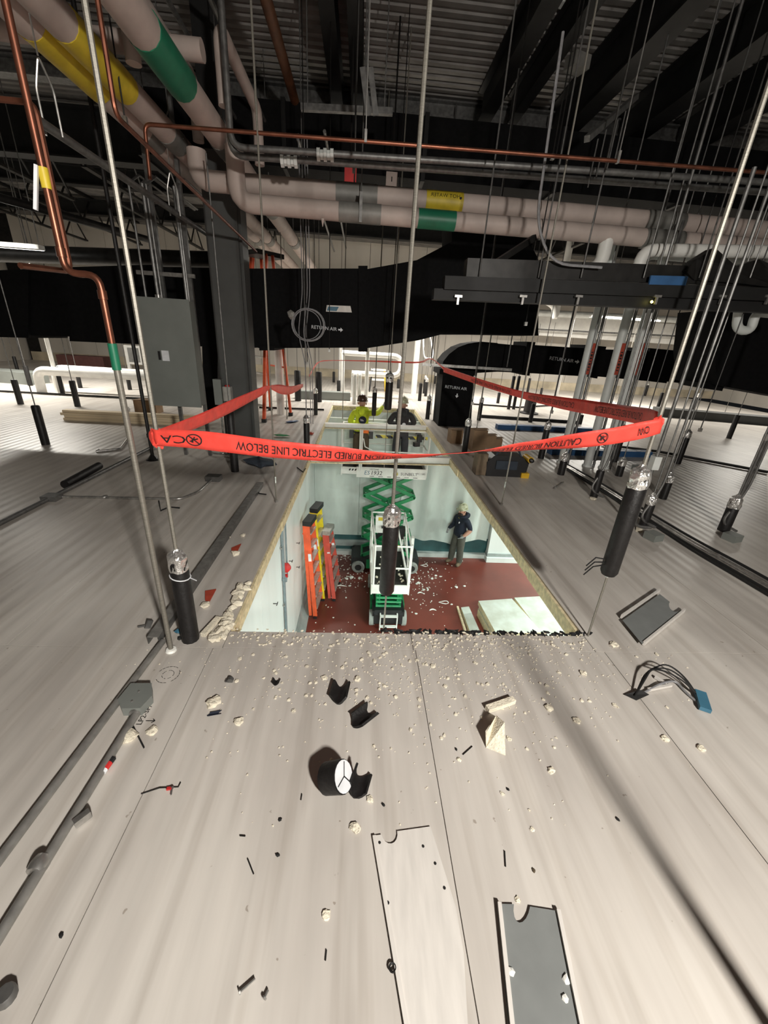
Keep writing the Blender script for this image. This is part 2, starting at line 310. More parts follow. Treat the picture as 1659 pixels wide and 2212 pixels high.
# hanging plastic sheet over the right half of the back wall
sh = MB(); nx, nz = 48, 20; vs = []; fs = []
for j in range(nz + 1):
    for i in range(nx + 1):
        u = i / nx; v = j / nz; x = 1.15 + u * 2.45
        zb = RZ + 0.50 + 0.07 * math.sin(u * 7.5 + 0.3) + 0.03 * math.sin(u * 17)
        vs.append((x, RY1 - 0.10 + 0.022 * math.sin(u * 34 + 1.5 * v) + 0.03 * math.sin(u * 13 + 2 * v), -0.14 + (zb + 0.14) * v))
for j in range(nz):
    for i in range(nx): a = j * (nx + 1) + i; fs.append((a, a + 1, a + nx + 2, a + nx + 1))
sh.add(vs, fs); sho = sh.build('plastic_sheet', 'plastic', smooth=True); tag(sho, 'milky plastic sheet hung over the back wall of the lower room', 'plastic sheet')
# ------------------------------------------------------------------ attic walls and roof
wa = thing('wall_back', None, None, (1, 19, 0), kind='structure')
for k in range(-12, 15):
    x0 = 0.2 + k * 1.15; b = MB(); b.box((x0 + 0.575, 19.05, 2.6), (1.135, 0.1, 5.2)); b.build('panel', 'attwall', wa)
b = MB(); b.box((1.5, 19.08, 2.6), (31.2, 0.1, 5.2)); b.build('backing', 'darkgrey', wa)
b = MB(); b.box((1.5, 18.97, 0.17), (31, 0.05, 0.34)); tag(b.build('baseboard_back', 'stain'), kind='structure')
b = MB(); b.box((-14.2, 7.5, 2.6), (0.1, 23.2, 5.2)); tag(b.build('wall_left', 'attwall'), kind='structure')
b = MB(); b.box((16.8, 7.5, 2.6), (0.1, 23.2, 5.2)); tag(b.build('wall_right', 'attwall'), kind='structure')
b = MB(); b.box((1.3, -4.05, 2.6), (31, 0.1, 5.2)); tag(b.build('wall_front', 'attwall'), kind='structure')
b = MB(); vs = []; fs = []; ys = []
y = -4.0
while y < 19.1: ys += [(y, 5.2), (y + 0.075, 5.2), (y + 0.09, 5.245), (y + 0.14, 5.245)]; y += 0.155
for yy, zz in ys: vs += [(-14.2, yy, zz), (16.8, yy, zz)]
for i in range(len(ys) - 1): fs.append((2 * i, 2 * i + 1, 2 * i + 3, 2 * i + 2))
b.add(vs, fs); tag(b.build('ceiling', 'deck'), 'corrugated steel roof deck in shadow', kind='structure')
# roof beams running away from the camera
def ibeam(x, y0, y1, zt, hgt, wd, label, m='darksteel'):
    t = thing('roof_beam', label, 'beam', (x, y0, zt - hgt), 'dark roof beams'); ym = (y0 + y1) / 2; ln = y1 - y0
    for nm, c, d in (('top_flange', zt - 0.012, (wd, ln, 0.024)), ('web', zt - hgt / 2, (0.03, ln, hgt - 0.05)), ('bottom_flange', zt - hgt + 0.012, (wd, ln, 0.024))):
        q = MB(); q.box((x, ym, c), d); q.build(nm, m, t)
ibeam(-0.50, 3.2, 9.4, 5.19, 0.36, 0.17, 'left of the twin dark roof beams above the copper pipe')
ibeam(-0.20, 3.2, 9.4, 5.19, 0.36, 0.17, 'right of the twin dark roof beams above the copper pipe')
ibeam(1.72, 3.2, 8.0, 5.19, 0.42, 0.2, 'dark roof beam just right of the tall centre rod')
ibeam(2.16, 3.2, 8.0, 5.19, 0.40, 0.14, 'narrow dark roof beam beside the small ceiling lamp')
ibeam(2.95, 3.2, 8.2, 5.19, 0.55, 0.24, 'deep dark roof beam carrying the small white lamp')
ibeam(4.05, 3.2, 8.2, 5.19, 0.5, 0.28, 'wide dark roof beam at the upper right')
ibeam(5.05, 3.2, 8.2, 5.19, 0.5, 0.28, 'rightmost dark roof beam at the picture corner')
ibeam(-3.9, 3.2, 9.4, 5.19, 0.40, 0.2, 'dark roof beam above the beige pipes on the left')
# cross beams
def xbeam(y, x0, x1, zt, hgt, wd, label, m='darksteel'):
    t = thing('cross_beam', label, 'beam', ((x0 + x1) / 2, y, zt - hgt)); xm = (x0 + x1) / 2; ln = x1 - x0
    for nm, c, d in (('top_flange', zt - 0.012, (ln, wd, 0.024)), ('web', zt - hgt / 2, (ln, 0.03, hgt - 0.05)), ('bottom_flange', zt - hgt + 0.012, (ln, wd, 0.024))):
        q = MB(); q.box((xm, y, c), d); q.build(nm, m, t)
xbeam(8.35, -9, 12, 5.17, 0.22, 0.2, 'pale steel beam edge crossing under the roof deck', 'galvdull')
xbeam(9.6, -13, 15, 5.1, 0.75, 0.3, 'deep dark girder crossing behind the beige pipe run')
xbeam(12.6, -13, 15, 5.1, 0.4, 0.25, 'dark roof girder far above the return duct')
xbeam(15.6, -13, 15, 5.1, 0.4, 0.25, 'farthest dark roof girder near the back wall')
# open web joists
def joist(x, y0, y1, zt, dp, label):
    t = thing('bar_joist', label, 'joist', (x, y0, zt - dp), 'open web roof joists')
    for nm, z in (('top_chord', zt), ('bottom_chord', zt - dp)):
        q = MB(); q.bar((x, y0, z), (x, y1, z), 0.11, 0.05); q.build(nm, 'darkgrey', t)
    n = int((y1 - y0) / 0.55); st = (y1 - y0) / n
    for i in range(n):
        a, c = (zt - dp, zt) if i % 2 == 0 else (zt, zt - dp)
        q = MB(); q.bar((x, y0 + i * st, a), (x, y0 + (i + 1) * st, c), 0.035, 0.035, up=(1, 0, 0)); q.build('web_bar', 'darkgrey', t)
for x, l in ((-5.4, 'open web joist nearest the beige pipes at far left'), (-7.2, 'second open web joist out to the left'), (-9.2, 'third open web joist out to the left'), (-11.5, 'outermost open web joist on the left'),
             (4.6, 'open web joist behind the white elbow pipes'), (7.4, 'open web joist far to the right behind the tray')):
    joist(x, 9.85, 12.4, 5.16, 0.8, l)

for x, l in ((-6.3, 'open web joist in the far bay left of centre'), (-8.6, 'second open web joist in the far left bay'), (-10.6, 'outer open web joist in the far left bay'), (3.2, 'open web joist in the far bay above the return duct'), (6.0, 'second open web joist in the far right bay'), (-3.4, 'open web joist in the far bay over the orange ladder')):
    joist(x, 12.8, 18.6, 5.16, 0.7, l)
# ================================================================== DUCTS
def duct_seg(parent, poly, Y, depth, name='section', m='black'):
    q = MB(); q.prism([at(x, y, Y) for x, y in poly], (0, depth, 0)); return q.build(name, m, parent)
def letters(parent, txt, px, py, Y, size, m='whiteink', name='lettering', rx=0.0, arrow=None):
    o = at(px, py, Y); ux = Vector((math.cos(rx), 0, -math.sin(rx))); uy = Vector((math.sin(rx), 0, math.cos(rx)))
    q = text_mb(txt, size, fn=planefn(o, ux, uy))
    if arrow:
        s = size; ax, ay = arrow[0]; c = o + ux * ax * s + uy * ay * s; d = {'r': (1, 0), 'd': (0, -1), 'l': (-1, 0)}[arrow[1]]
        du = ux * d[0] + uy * d[1]; dv = ux * -d[1] + uy * d[0]
        q.add([c + du * s * .55, c + dv * s * .45, c + dv * s * .16, c - du * s * .5 + dv * s * .16, c - du * s * .5 - dv * s * .16, c - dv * s * .16, c - dv * s * .45], [(0, 1, 2, 3, 4, 5, 6)])
    return q.build(name, m, parent)
BD = thing('main_duct', 'huge black insulated return duct crossing the middle of the picture', 'duct', at(700, 750, 7.0))
duct_seg(BD, [(-150, 590), (61, 581), (61, 730), (-150, 724)], 7.0, 0.9)
duct_seg(BD, [(61, 580), (152, 577), (152, 727), (61, 724)], 7.06, 0.8)
duct_seg(BD, [(150, 577), (310, 572), (330, 572), (330, 745), (150, 737)], 7.0, 0.9)
duct_seg(BD, [(330, 576), (545, 580), (545, 752), (330, 745)], 7.05, 0.8)
duct_seg(BD, [(545, 580), (778, 580), (778, 751), (560, 752), (545, 748)], 7.0, 0.9)
duct_seg(BD, [(774, 574), (794, 574), (794, 760), (774, 760)], 6.96, 0.98, 'flange')
duct_seg(BD, [(794, 581), (900, 562), (976, 522), (1148, 530), (1163, 560), (1163, 725), (1040, 722), (955, 722), (905, 735), (794, 752)], 7.0, 0.9)
duct_seg(BD, [(976, 470), (1148, 480), (1150, 530), (976, 523)], 7.02, 0.8, 'riser')
duct_seg(BD, [(560, 748), (592, 748), (592, 757), (560, 757)], 6.95, 0.9, 'flange')
duct_seg(BD, [(432, 578), (470, 578), (470, 886), (440, 886)], 7.04, 0.5, 'drop')
letters(BD, 'RETURN AIR', 700, 709, 6.985, 0.072, rx=0.03, arrow=((3.6, 0.0), 'r'))
q = MB(); q.prism([at(706, 659, 6.985), at(757, 661, 6.985), at(760, 675, 6.985), at(704, 673, 6.985)], (0, 0.004, 0)); st = q.build('sticker', 'sheetwhite', BD)
q = MB(); q.prism([at(709, 662, 6.98), at(732, 663, 6.98), at(727, 672, 6.98), at(706, 671, 6.98)], (0, 0.003, 0)); q.build('sticker_print', 'bluep', st)
# return air elbow duct on the right
RD = thing('elbow_duct', 'black return air duct with rounded elbow and drop standing right of the opening', 'duct', gz(985, 920))
base = gz(985, 922); YR = base.y
arc = [(952, 800), (958, 780), (970, 765), (990, 750), (1012, 742), (1040, 738)]
duct_seg(RD, arc + [(1075, 741), (1075, 803), (1024, 806)], YR, 0.75, 'elbow')
duct_seg(RD, [(957, 806), (1024, 807), (1017, 922), (946, 922)], YR, 0.7, 'drop')
duct_seg(RD, [(950, 797), (1030, 801), (1029, 812), (949, 808)], YR - 0.05, 0.8, 'flange')
duct_seg(RD, [(1075, 742), (1142, 748), (1142, 806), (1075, 803)], YR + 0.02, 0.7, 'section')
duct_seg(RD, [(1139, 738), (1157, 739), (1144, 812), (1128, 810)], YR - 0.05, 0.8, 'flange')
duct_seg(RD, [(1150, 745), (1275, 753), (1262, 813), (1142, 806)], YR + 0.02, 0.7, 'section')
duct_seg(RD, [(1272, 745), (1310, 749), (1290, 818), (1262, 812)], YR - 0.05, 0.8, 'flange')
duct_seg(RD, [(1305, 755), (1410, 758), (1395, 823), (1288, 813)], YR + 0.02, 0.7, 'section')
duct_seg(RD, [(1405, 752), (1460, 757), (1440, 828), (1388, 822)], YR - 0.05, 0.8, 'flange')
duct_seg(RD, [(1455, 763), (1545, 770), (1530, 835), (1438, 824)], YR + 0.02, 0.7, 'section')
letters(RD, 'RETURN AIR', 985, 838, YR - 0.012, 0.085, rx=0.06, arrow=((0.6, -1.8), 'd'))
letters(RD, 'RETURN AIR', 1213, 777, YR + 0.005, 0.095, rx=0.06, arrow=((3.6, 0), 'r'))
# big dark duct at the right margin
D3 = thing('side_duct', 'large black duct filling the right margin under the tray', 'duct', at(1600, 840, 5.6))
duct_seg(D3, [(1560, 668), (1760, 690), (1760, 870), (1548, 832), (1545, 760)], 5.6, 0.8)
duct_seg(D3, [(1525, 828), (1565, 832), (1560, 845), (1520, 838)], 5.7, 0.5, 'flange')
# dark duct high under the roof
D4 = thing('roof_duct', 'wide black duct high under the roof behind the copper pipe', 'duct', (2.0, 7.2, 3.9))
for i in range(6):
    x0 = -3.2 + i * 2.0; q = MB(); q.box((x0 + 0.99, 7.75, 4.22), (1.96, 0.85, 0.72)); q.build('section', 'black', D4)
    q = MB(); q.box((x0, 7.75, 4.22), (0.06, 0.91, 0.78)); q.build('flange', 'darksteel', D4)
# ================================================================== INSULATED PIPES
def pipe(name, label, cat, pts, r, m, rad=0.0, group=None, n=14, parts=None):
    P = rnd(pts, rad) if rad else [Vector(p) for p in pts]
    t = thing(name, label, cat, P[0], group); q = MB(); q.tube(P, r, n); q.build('jacket' if 'jacket' in m or m in ('pipew', 'pvc', 'pipegrey') else 'tube', m, t, smooth=True); return t
def collar(t, c, axis, ln, r, m, name='marker_band', label=None):
    q = MB(); a = Vector(axis).normalized(); q.lathe(Vector(c) - a * ln / 2, [(0, r), (ln, r)], 16, a); return q.build(name, m, t, smooth=True, label=label)
XP = {}
for nm, px, r, lab in (('a', (205, 180), 0.105, 'left of the three beige insulated pipes at the upper left'), ('b', (300, 222), 0.105, 'middle beige insulated pipe with a yellow band'), ('c', (352, 122), 0.115, 'thickest beige insulated pipe with a green band')):
    z = 3.42; X = gz(*px, z).x; XP[nm] = X
    t = pipe('insulated_pipe', lab, 'pipe', [(X, 1.2, z), (X, 13.5, z)], r, 'pipew')
    yy = (1, 0, 0)
    if nm == 'a': collar(t, (X, gz(170, 125, z).y, z), (0, 1, 0), 0.75, r + 0.004, 'yellow', label='yellow marker band')
    if nm == 'b': collar(t, (X, gz(248, 130, z).y, z), (0, 1, 0), 0.75, r + 0.004, 'yellow', label='yellow marker band')
    if nm == 'c': collar(t, (X, gz(352, 125, z).y, z), (0, 1, 0), 0.62, r + 0.004, 'green', label='green marker band')
    for k, yv in enumerate((5.35, 7.6, 9.9)):
        collar(t, (X, yv, z), (0, 1, 0), 0.30, r + 0.006, 'coupl', 'shield')
        for sx in (-1, 1):
            q = MB(); q.tube([(X + sx * (r + .01), yv, z), (X, yv, z + r + 0.1)], 0.006, 5); q.build('hanger', 'galvdull', t)
        q = MB(); q.tube([(X, yv, z + r + 0.1), (X, yv, 5.2)], 0.006, 5); q.build('hanger_rod', 'galvdull', t)
# crossing pair
zU = at(1000, 452, 5.3).z; zL = at(1000, 484, 5.12).z
uL = at(432, 408, 5.3); uR = at(1720, 488, 5.3)
tU = pipe('insulated_pipe', 'upper beige insulated pipe crossing the picture with yellow hot water marker', 'pipe', [(uL.x, 5.3, 3.32), (uL.x, 5.3, (uL.z + uR.z) / 2), (uR.x, 5.3, (uL.z + uR.z) / 2)], 0.095, 'pipew', 0.16)
lL = at(515, 452, 5.12); lR = at(1720, 520, 5.12); zl = (lL.z + lR.z) / 2 - 0.02
tL = pipe('insulated_pipe', 'lower beige insulated pipe crossing the picture with green marker', 'pipe', [(lL.x, 5.12, 3.32), (lL.x, 5.12, zl), (lR.x, 5.12, zl)], 0.088, 'pipew', 0.16)
zu = (uL.z + uR.z) / 2
def on_pipe(px, Y, z): return Vector((at(px, 450, Y).x, Y, z))
collar(tU, on_pipe(957, 5.3, zu), (1, 0, 0), 0.40, 0.099, 'yellow', label='yellow marker band')
c = on_pipe(957, 5.3 - 0.0, zu)
def bend(u, v):     # wrap lettering around the pipe, upside down
    a = -0.35 - v / 0.1; return Vector((c.x - u, c.y - 0.1005 * math.cos(a), c.z + 0.1005 * math.sin(-a) * 1.0))
text_mb('HOT WATER', 0.055, fn=bend).build('lettering', 'ink', tU)
q = MB(); q.blob((c.x + 0.165, c.y - 0.1, c.z + 0.02), (0.014, 0.003, 0.014), 0); q.build('marker_dot', 'ink', tU)
collar(tL, on_pipe(945, 5.12, zl), (1, 0, 0), 0.40, 0.092, 'green', label='green marker band')
for px in (770, 1440):
    collar(tU, on_pipe(px, 5.3, zu), (1, 0, 0), 0.44, 0.1, 'coupl', 'shield'); collar(tL, on_pipe(px + 8, 5.12, zl), (1, 0, 0), 0.44, 0.093, 'coupl', 'shield')
    x = on_pipe(px, 5.3, zu).x
    q = MB(); q.bar((x - 0.03, 5.3, zu + 0.1), (x - 0.03, 5.3, zu + 0.38), 0.012, 0.06); q.tube([(x - .03, 5.3, zu + .36), (x - .03, 5.3, 5.2)], 0.007, 6); q.build('hanger', 'galvdull', tU)
    q = MB(); q.bar((x + 0.05, 5.02, zl - 0.1), (x + 0.05, 5.02, zl + 0.16), 0.03, 0.012); q.tube([(x + .05, 5.12, zl + .09), (x + .05, 5.12, 5.2)], 0.007, 6); q.build('hanger', 'galvdull', tL)
q = MB(); q.lathe(on_pipe(697, 5.05, zl - 0.09), [(0, 0.018), (-0.07, 0.003)], 8); q.build('drip_tip', 'pipew', tL)
# risers tying the diagonal pipes to the run above (white loops at upper left)
for (x0, y0, x1, y1, lab) in ((XP['b'] + 0.0, 4.2, XP['b'] + 0.32, 5.0, 'beige pipe loop rising beside the yellow banded pipe'), (XP['c'], 4.7, XP['c'] + 0.3, 5.0, 'beige pipe loop rising beside the green banded pipe')):
    pipe('pipe_loop', lab, 'pipe', [(x0 + 0.22, y0, 3.45), (x0 + 0.22, y0, 3.95), (x0 + 0.22, y0 + 1.3, 3.95), (x0 + 0.22, y0 + 1.3, 3.45)], 0.055, 'pipew', 0.12)
pipe('header_pipe', 'beige pipe crossing above the diagonal pipes at the far left', 'pipe', [(-3.9, 4.6, 3.75), (XP['c'] + 0.1, 4.6, 3.75)], 0.075, 'pipew')
# ================================================================== COPPER, CONDUIT
t = pipe('copper_line', 'bright copper pipe crossing the whole picture under the roof', 'pipe', [at(312, 300, 4.0) - Vector((0, 0, 0.25)), at(312, 268, 4.0), at(1720, 378, 4.0)], 0.014, 'copper', 0.05, n=10)
for px, py in ((790, 298), (1335, 343)):
    p = at(px, py, 4.0); q = MB(); q.tube([p + Vector((0, 0, 0.02)), Vector((p.x, p.y, 5.2))], 0.005, 5); q.bar(p + Vector((0, 0, -0.03)), p + Vector((0, 0, 0.05)), 0.02, 0.03); q.build('hanger', 'galv', t)
for Y, y0, y1, cpx, lab in ((4.55, 322, 398, 703, 'upper of the two grey conduits below the copper pipe'), (4.6, 340, 420, 625, 'lower of the two grey conduits below the copper pipe')):
    a = at(500, y0 - 4, Y); t = pipe('conduit', lab, 'conduit', [a + Vector((0, 0, 1.1)), a, at(1720, y1, Y)], 0.027, 'galvdull', 0.12, n=10)
    f = (cpx - 500) / 1220; cpt = at(cpx, y0 + (y1 - y0) * f + 0, Y); q = MB(); ax = (at(1720, y1, Y) - a).normalized()
    for k in range(5): q.lathe(cpt + ax * (k * 0.03 - 0.075), [(0, 0.05 if k % 2 == 0 else 0.038), (0.028, 0.05 if k % 2 == 0 else 0.038)], 8, ax)
    q.build('coupling', 'pipegrey', t)
for px, lab in ((362, 'left of two grey conduits running up to the roof beams'), (455, 'right of two grey conduits running up to the roof beams')):
    p = gz(px, 0, 4.35); pipe('conduit', lab, 'conduit', [(p.x, 2.2, 4.35), (p.x, 9.2, 4.35)], 0.024, 'galvdull', n=8)
p = gz(575, 0, 4.6); pipe('rusty_pipe', 'rust-brown pipe running away under the roof', 'pipe', [(p.x, 2.5, 4.6), (p.x, 12.4, 4.6)], 0.06, 'rust', n=12)
for z, dx in ((3.9, -0.05), (4.0, 0.28)):
    pipe('conduit', 'thin grey conduit under the rusty pipe running to the back' if dx < 0 else 'second thin grey conduit under the rusty pipe', 'conduit', [(p.x + dx + 0.2, 6.5, z), (p.x + dx + 0.2, 13.5, z)], 0.022, 'galvdull', n=8)
a = gz(75, 255, 2.75); b2 = gz(590, 585, 2.75)
tC = pipe('conduit', 'grey conduit slanting from the upper left down behind the grey column', 'conduit', [a, Vector((a.x, 6.88, 2.75)), Vector((a.x + .0, 6.88, 2.45)), Vector((a.x - 0.15, 6.88, 2.45))], 0.028, 'galvdull', 0.1, n=10)
for yv in (3.4, 5.2):
    q = MB(); q.tube(rnd([(a.x - .05, yv, 2.72), (a.x - .05, yv, 2.95), (a.x, yv, 3.1), (a.x + .05, yv, 2.95), (a.x + .05, yv, 2.72)], 0.03), 0.007, 6); q.tube([(a.x, yv, 3.1), (a.x, yv, 3.28)], 0.005, 5); q.build('hanger', 'galv', tC)
# copper drop at the left with its steel lower length
FX = gz(370, 1405); Y0 = FX.y
c1 = [at(20, 40, Y0), at(122, 588, Y0), at(212, 598, Y0), at(243, 742, Y0)]
c1[1] = Vector((c1[0].x, Y0, c1[1].z)); c1[3] = Vector((FX.x, Y0, c1[3].z)); c1[2] = Vector((FX.x, Y0, c1[1].z - 0.0)); c1[0].z += 2.2
t = pipe('copper_drop', 'copper pipe dropping down the left side and stepping sideways at an elbow', 'pipe', c1, 0.0125, 'copper', 0.045, n=10)
p = at(70, 383, Y0); q = MB(); q.lathe((c1[0].x, Y0, p.z - 0.03), [(0, 0.015), (0.06, 0.016)], 10); v_ = q.build('ball_valve', 'yellow', t, smooth=True)
q = MB(); q.bar((c1[0].x - 0.005, Y0 - 0.02, p.z + 0.03), (c1[0].x - 0.035, Y0 - 0.03, p.z - 0.1), 0.016, 0.01); q.build('handle', 'whiteink', v_)
for (x, z) in ((c1[1].x, c1[1].z), (FX.x, c1[2].z)):
    q = MB(); q.lathe((x, Y0, z + (0.05 if x != FX.x else -0.08)), [(0, 0.016), (0.03, 0.016)], 10); q.build('fitting', 'copper', t, smooth=True)
q = MB(); q.lathe((FX.x, Y0, c1[3].z - 0.1), [(0, 0.017), (0.1, 0.017)], 10); q.build('marker_band', 'green', t, smooth=True)
q = MB(); q.tube([(FX.x, Y0, c1[3].z - 0.1), (FX.x, Y0, 0.0)], 0.013, 10); q.build('steel_leg', 'rod', t, smooth=True)
q = MB(); q.lathe((FX.x, Y0, 0), [(0, 0.03), (0.012, 0.026), (0.016, 0.014)], 12); q.build('caulk_ring', 'chalk', t, smooth=True)
Y1 = 2.15; pa = at(75, 222, Y1); pb = at(170, 588, Y1)
pipe('copper_branch', 'thin duller copper pipe right of the valve pipe', 'pipe', [Vector((pa.x - 0.5, Y1, pa.z)), pa, Vector((pa.x, Y1, pb.z)), Vector((pa.x + 0.0, Y1 - 0.3, pb.z - 0.02))], 0.011, 'copper', 0.04, n=8)
Y2 = 3.0; pa = at(225, 90, Y2); pb = at(250, 250, Y2)
pipe('copper_branch', 'copper pipe bending beside the yellow banded pipe', 'pipe', [Vector((pa.x, Y2, 4.6)), Vector((pa.x, Y2, pb.z)), Vector((pa.x, 6.2, pb.z - 0.1))], 0.014, 'copper', 0.06, n=8)
pipe('flow_pipe', 'dark pipe slanting across the far upper left corner', 'pipe', [at(-60, 410, 6.0), at(330, 520, 8.5)], 0.05, 'darkgrey', n=10)
# wall pipe behind left duct and bright tube light
pipe('vent_pipe', 'long dark horizontal pipe above the left part of the main duct', 'pipe', [at(-80, 545, 8.3), at(470, 562, 8.3)], 0.13, 'darkgrey', n=14)
# ================================================================== COLUMN, PANEL
cx, cy = -1.69, 5.86
t = thing('steel_column', 'grey boxed steel column standing left of the opening', 'column', (cx, cy, 0))
q = MB(); q.box((cx, cy, 1.74), (0.37, 0.34, 3.45)); q.build('shaft', 'colgrey', t)
q = MB(); q.box((cx + 0.2, cy, 1.74), (0.04, 0.26, 3.45)); q.build('edge_trim', 'colgrey', t)
q = MB(); q.box((cx, cy - 0.02, 4.2), (0.28, 0.22, 1.9)); q.build('upper_shaft', 'darksteel', t)
YP = 5.45
t = thing('electrical_panel', 'grey electrical panel cabinet on strut legs left of the column', 'electrical panel', at(400, 1000, YP))
pt = [at(305, 645, YP), at(403, 649, YP), at(436, 874, YP), at(330, 876, YP)]
xl = (pt[0].x + pt[3].x) / 2; xr = (pt[1].x + pt[2].x) / 2; zt = (pt[0].z + pt[1].z) / 2; zb = (pt[2].z + pt[3].z) / 2
q = MB(); q.box(((xl + xr) / 2, YP + 0.09, (zt + zb) / 2), (xr - xl, 0.18, zt - zb)); q.build('cabinet', 'grey', t)
q = MB(); q.box(((xl + xr) / 2, YP - 0.008, (zt + zb) / 2), (xr - xl + 0.03, 0.016, zt - zb + 0.03)); dr = q.build('door', 'grey', t)
lp = at(352, 768, YP); q = MB(); q.box((lp.x - 0.03, YP - 0.025, lp.z), (0.022, 0.02, 0.1)); q.build('latch', 'blackp', dr)
q = MB(); q.box((lp.x + 0.04, YP - 0.02, lp.z), (0.085, 0.004, 0.12)); q.build('paper_label', 'whiteink', dr)
for x in (xl + 0.22, xr - 0.02):
    q = MB(); q.box((x, YP + 0.2, zt / 2 + 1.0), (0.042, 0.042, zt + 2.0)); q.build('strut_leg', 'galvdull', t)
q = MB(); q.box(((xl + xr) / 2, YP + 0.17, zt + 0.28), (xr - xl + 0.1, 0.03, 0.042)); q.build('cross_strut', 'galv', t)
for fx, r in ((0.35, 0.022), (0.42, 0.014), (0.1, 0.014), (0.93, 0.018), (0.97, 0.014)):
    x = xl + (xr - xl) * fx; q = MB(); q.tube([(x, YP + 0.08, zt - 0.005), (x, YP + 0.08, 3.05), (x, YP + 0.35, 3.2), (x, YP + 1.6, 3.2)], r, 8); q.build('feed_conduit', 'galvdull', t, smooth=True)
q = MB(); x = xl + (xr - xl) * 0.35; q.lathe((x, YP + 0.08, zt), [(0, 0.034), (0.05, 0.034)], 10); q.build('connector', 'galv', t, smooth=True)
# small boxes on the column
for px, py, w_, h_, m, lab in ((473, 846, 17, 46, 'grey', 'tall narrow grey switch box on the side of the column'), (492, 850, 17, 26, 'alu', 'small pale box with red button on the column')):
    YC = cy - 0.24; t = thing('switch_box', lab, 'switch box', at(px, py + h_ / 2, YC)); a = at(px - w_ / 2, py, YC); b2 = at(px + w_ / 2, py, YC); hh = h_ / 862 * 6.1
    q = MB(); q.box(((a.x + b2.x) / 2, YC, a.z), (b2.x - a.x, 0.1, hh)); q.build('body', m, t)
    if m == 'alu':
        q = MB(); q.lathe(((a.x + b2.x) / 2, YC, a.z + hh / 2), [(0, 0.03), (0.02, 0.03)], 10); q.build('button', 'valve', t)
    q = MB(); xm = (a.x + b2.x) / 2; q.tube(rnd([(xm, YC, a.z - hh / 2), (xm, YC, 0.35), (xm, YC, 0.03), (xm - 0.2, YC + 0.05, 0.03)], 0.06), 0.012, 8); q.build('conduit_tail', 'galv', t, smooth=True)
# ================================================================== STRUT TRAY ON THE RIGHT
YT = 4.3
t = thing('strut_tray', 'dark suspended tray of stacked struts and pipes at right', 'cable tray', at(1300, 600, YT))
for (x0, y0, x1, y1, th, dY, m) in ((1005, 580, 1720, 604, 0.15, 0.05, 'darkgrey'), (958, 612, 1720, 640, 0.11, -0.02, 'darksteel'), (935, 636, 1720, 668, 0.09, 0.02, 'darksteel')):
    q = MB(); q.bar(at(x0, y0, YT + dY), at(x1, y1, YT + dY), 0.14, th); q.build('strut', m, t)
for px in (990, 1130, 1250, 1420, 1560, 1660):
    p = at(px, 640, YT - 0.09); q = MB(); q.bar(p + Vector((0, 0, 0.0)), p + Vector((0, 0, -0.07)), 0.02, 0.02); q.box(p, (0.07, 0.03, 0.02)); q.build('clamp', 'galv', t)
for px, top in ((1035, 3), (1163, 3), (1255, 3), (1390, 3), (1510, 3), (1620, 3)):
    p = at(px, 600, YT - 0.05); q = MB(); q.tube([p, Vector((p.x, p.y, 5.2))], 0.007, 6); q.build('hanger_rod', 'galvdull', t)
q = MB(); q.bar(at(1403, 605, YT - 0.09), at(1482, 607, YT - 0.09), 0.02, 0.075); q.build('blue_tape', 'bluepaint', t, label='blue tape wrapped on the strut')
q = MB(); p = at(1408, 652, YT - 0.1); q.blob(p, 0.014, 0); q.build('indicator_lamp', 'led', t, smooth=True, label='glowing yellow indicator')
q = MB(); vs = [at(x, y, YT - 0.02 + 0.05 * math.sin(x * 0.05)) for x, y in ((1480, 585), (1505, 560), (1545, 535), (1590, 575), (1640, 560), (1700, 585), (1700, 625), (1600, 612), (1500, 605))]
q.prism(vs, (0, 0.12, 0)); q.build('wrap', 'darkgrey', t)
q = MB(); q.bar(at(1060, 575, 4.35), at(1155, 513, 4.55), 0.05, 0.05); q.build('brace', 'darkgrey', t)
pipe('flex_cable', 'thin grey cable drooping from a rod onto the dark tray', 'cable', [Vector((at(1160, 400, 4.2).x, 4.2, 3.9)), at(1158, 480, 4.2), at(1190, 570, 4.2), at(1300, 578, 4.2)], 0.012, 'wire', 0.2, n=6)
# ================================================================== WHITE RISERS ON THE RIGHT
for i, (bx, by, top, lab) in enumerate(((1213, 1000, 522, 'left of the three tall white riser pipes right of the opening'), (1268, 1007, 545, 'middle of the three tall white riser pipes'), (1303, 1011, 560, 'right of the three tall white riser pipes'))):
    b0 = gz(bx, by); zt = at(bx + (1011 - top) * 0.21, top, b0.y).z
    P = [b0, Vector((b0.x, b0.y, zt)), Vector((b0.x + (-0.35 if i == 0 else 2.6), b0.y, zt))] if i == 1 else [b0, Vector((b0.x, b0.y, 3.0))]
    t = pipe('riser_pipe', lab, 'pipe', P, 0.062, 'pipegrey', 0.16)
    q = MB(); q.tube([b0 + Vector((0.085, -0.03, 0)), Vector((b0.x + 0.085, b0.y - 0.03, 2.7))], 0.02, 8); q.build('strapped_conduit', 'galvdull', t, smooth=True)
    mz = at(bx + 55, 775, b0.y).z; q = MB(); q.box((b0.x + 0.02, b0.y - 0.064, mz), (0.05, 0.012, 0.42)); mk = q.build('marker_label', 'redtag', t, label='red flow marker')
    q = MB()
    for k in range(7): q.box((b0.x + 0.02, b0.y - 0.071, mz - 0.15 + k * 0.04), (0.03, 0.003, 0.014 + 0.008 * (k % 3)))
    q.build('marker_print', 'ink', mk)
    q = MB(); q.lathe(b0, [(0, 0.08), (0.03, 0.075)], 14); q.build('collar', 'pipegrey', t)
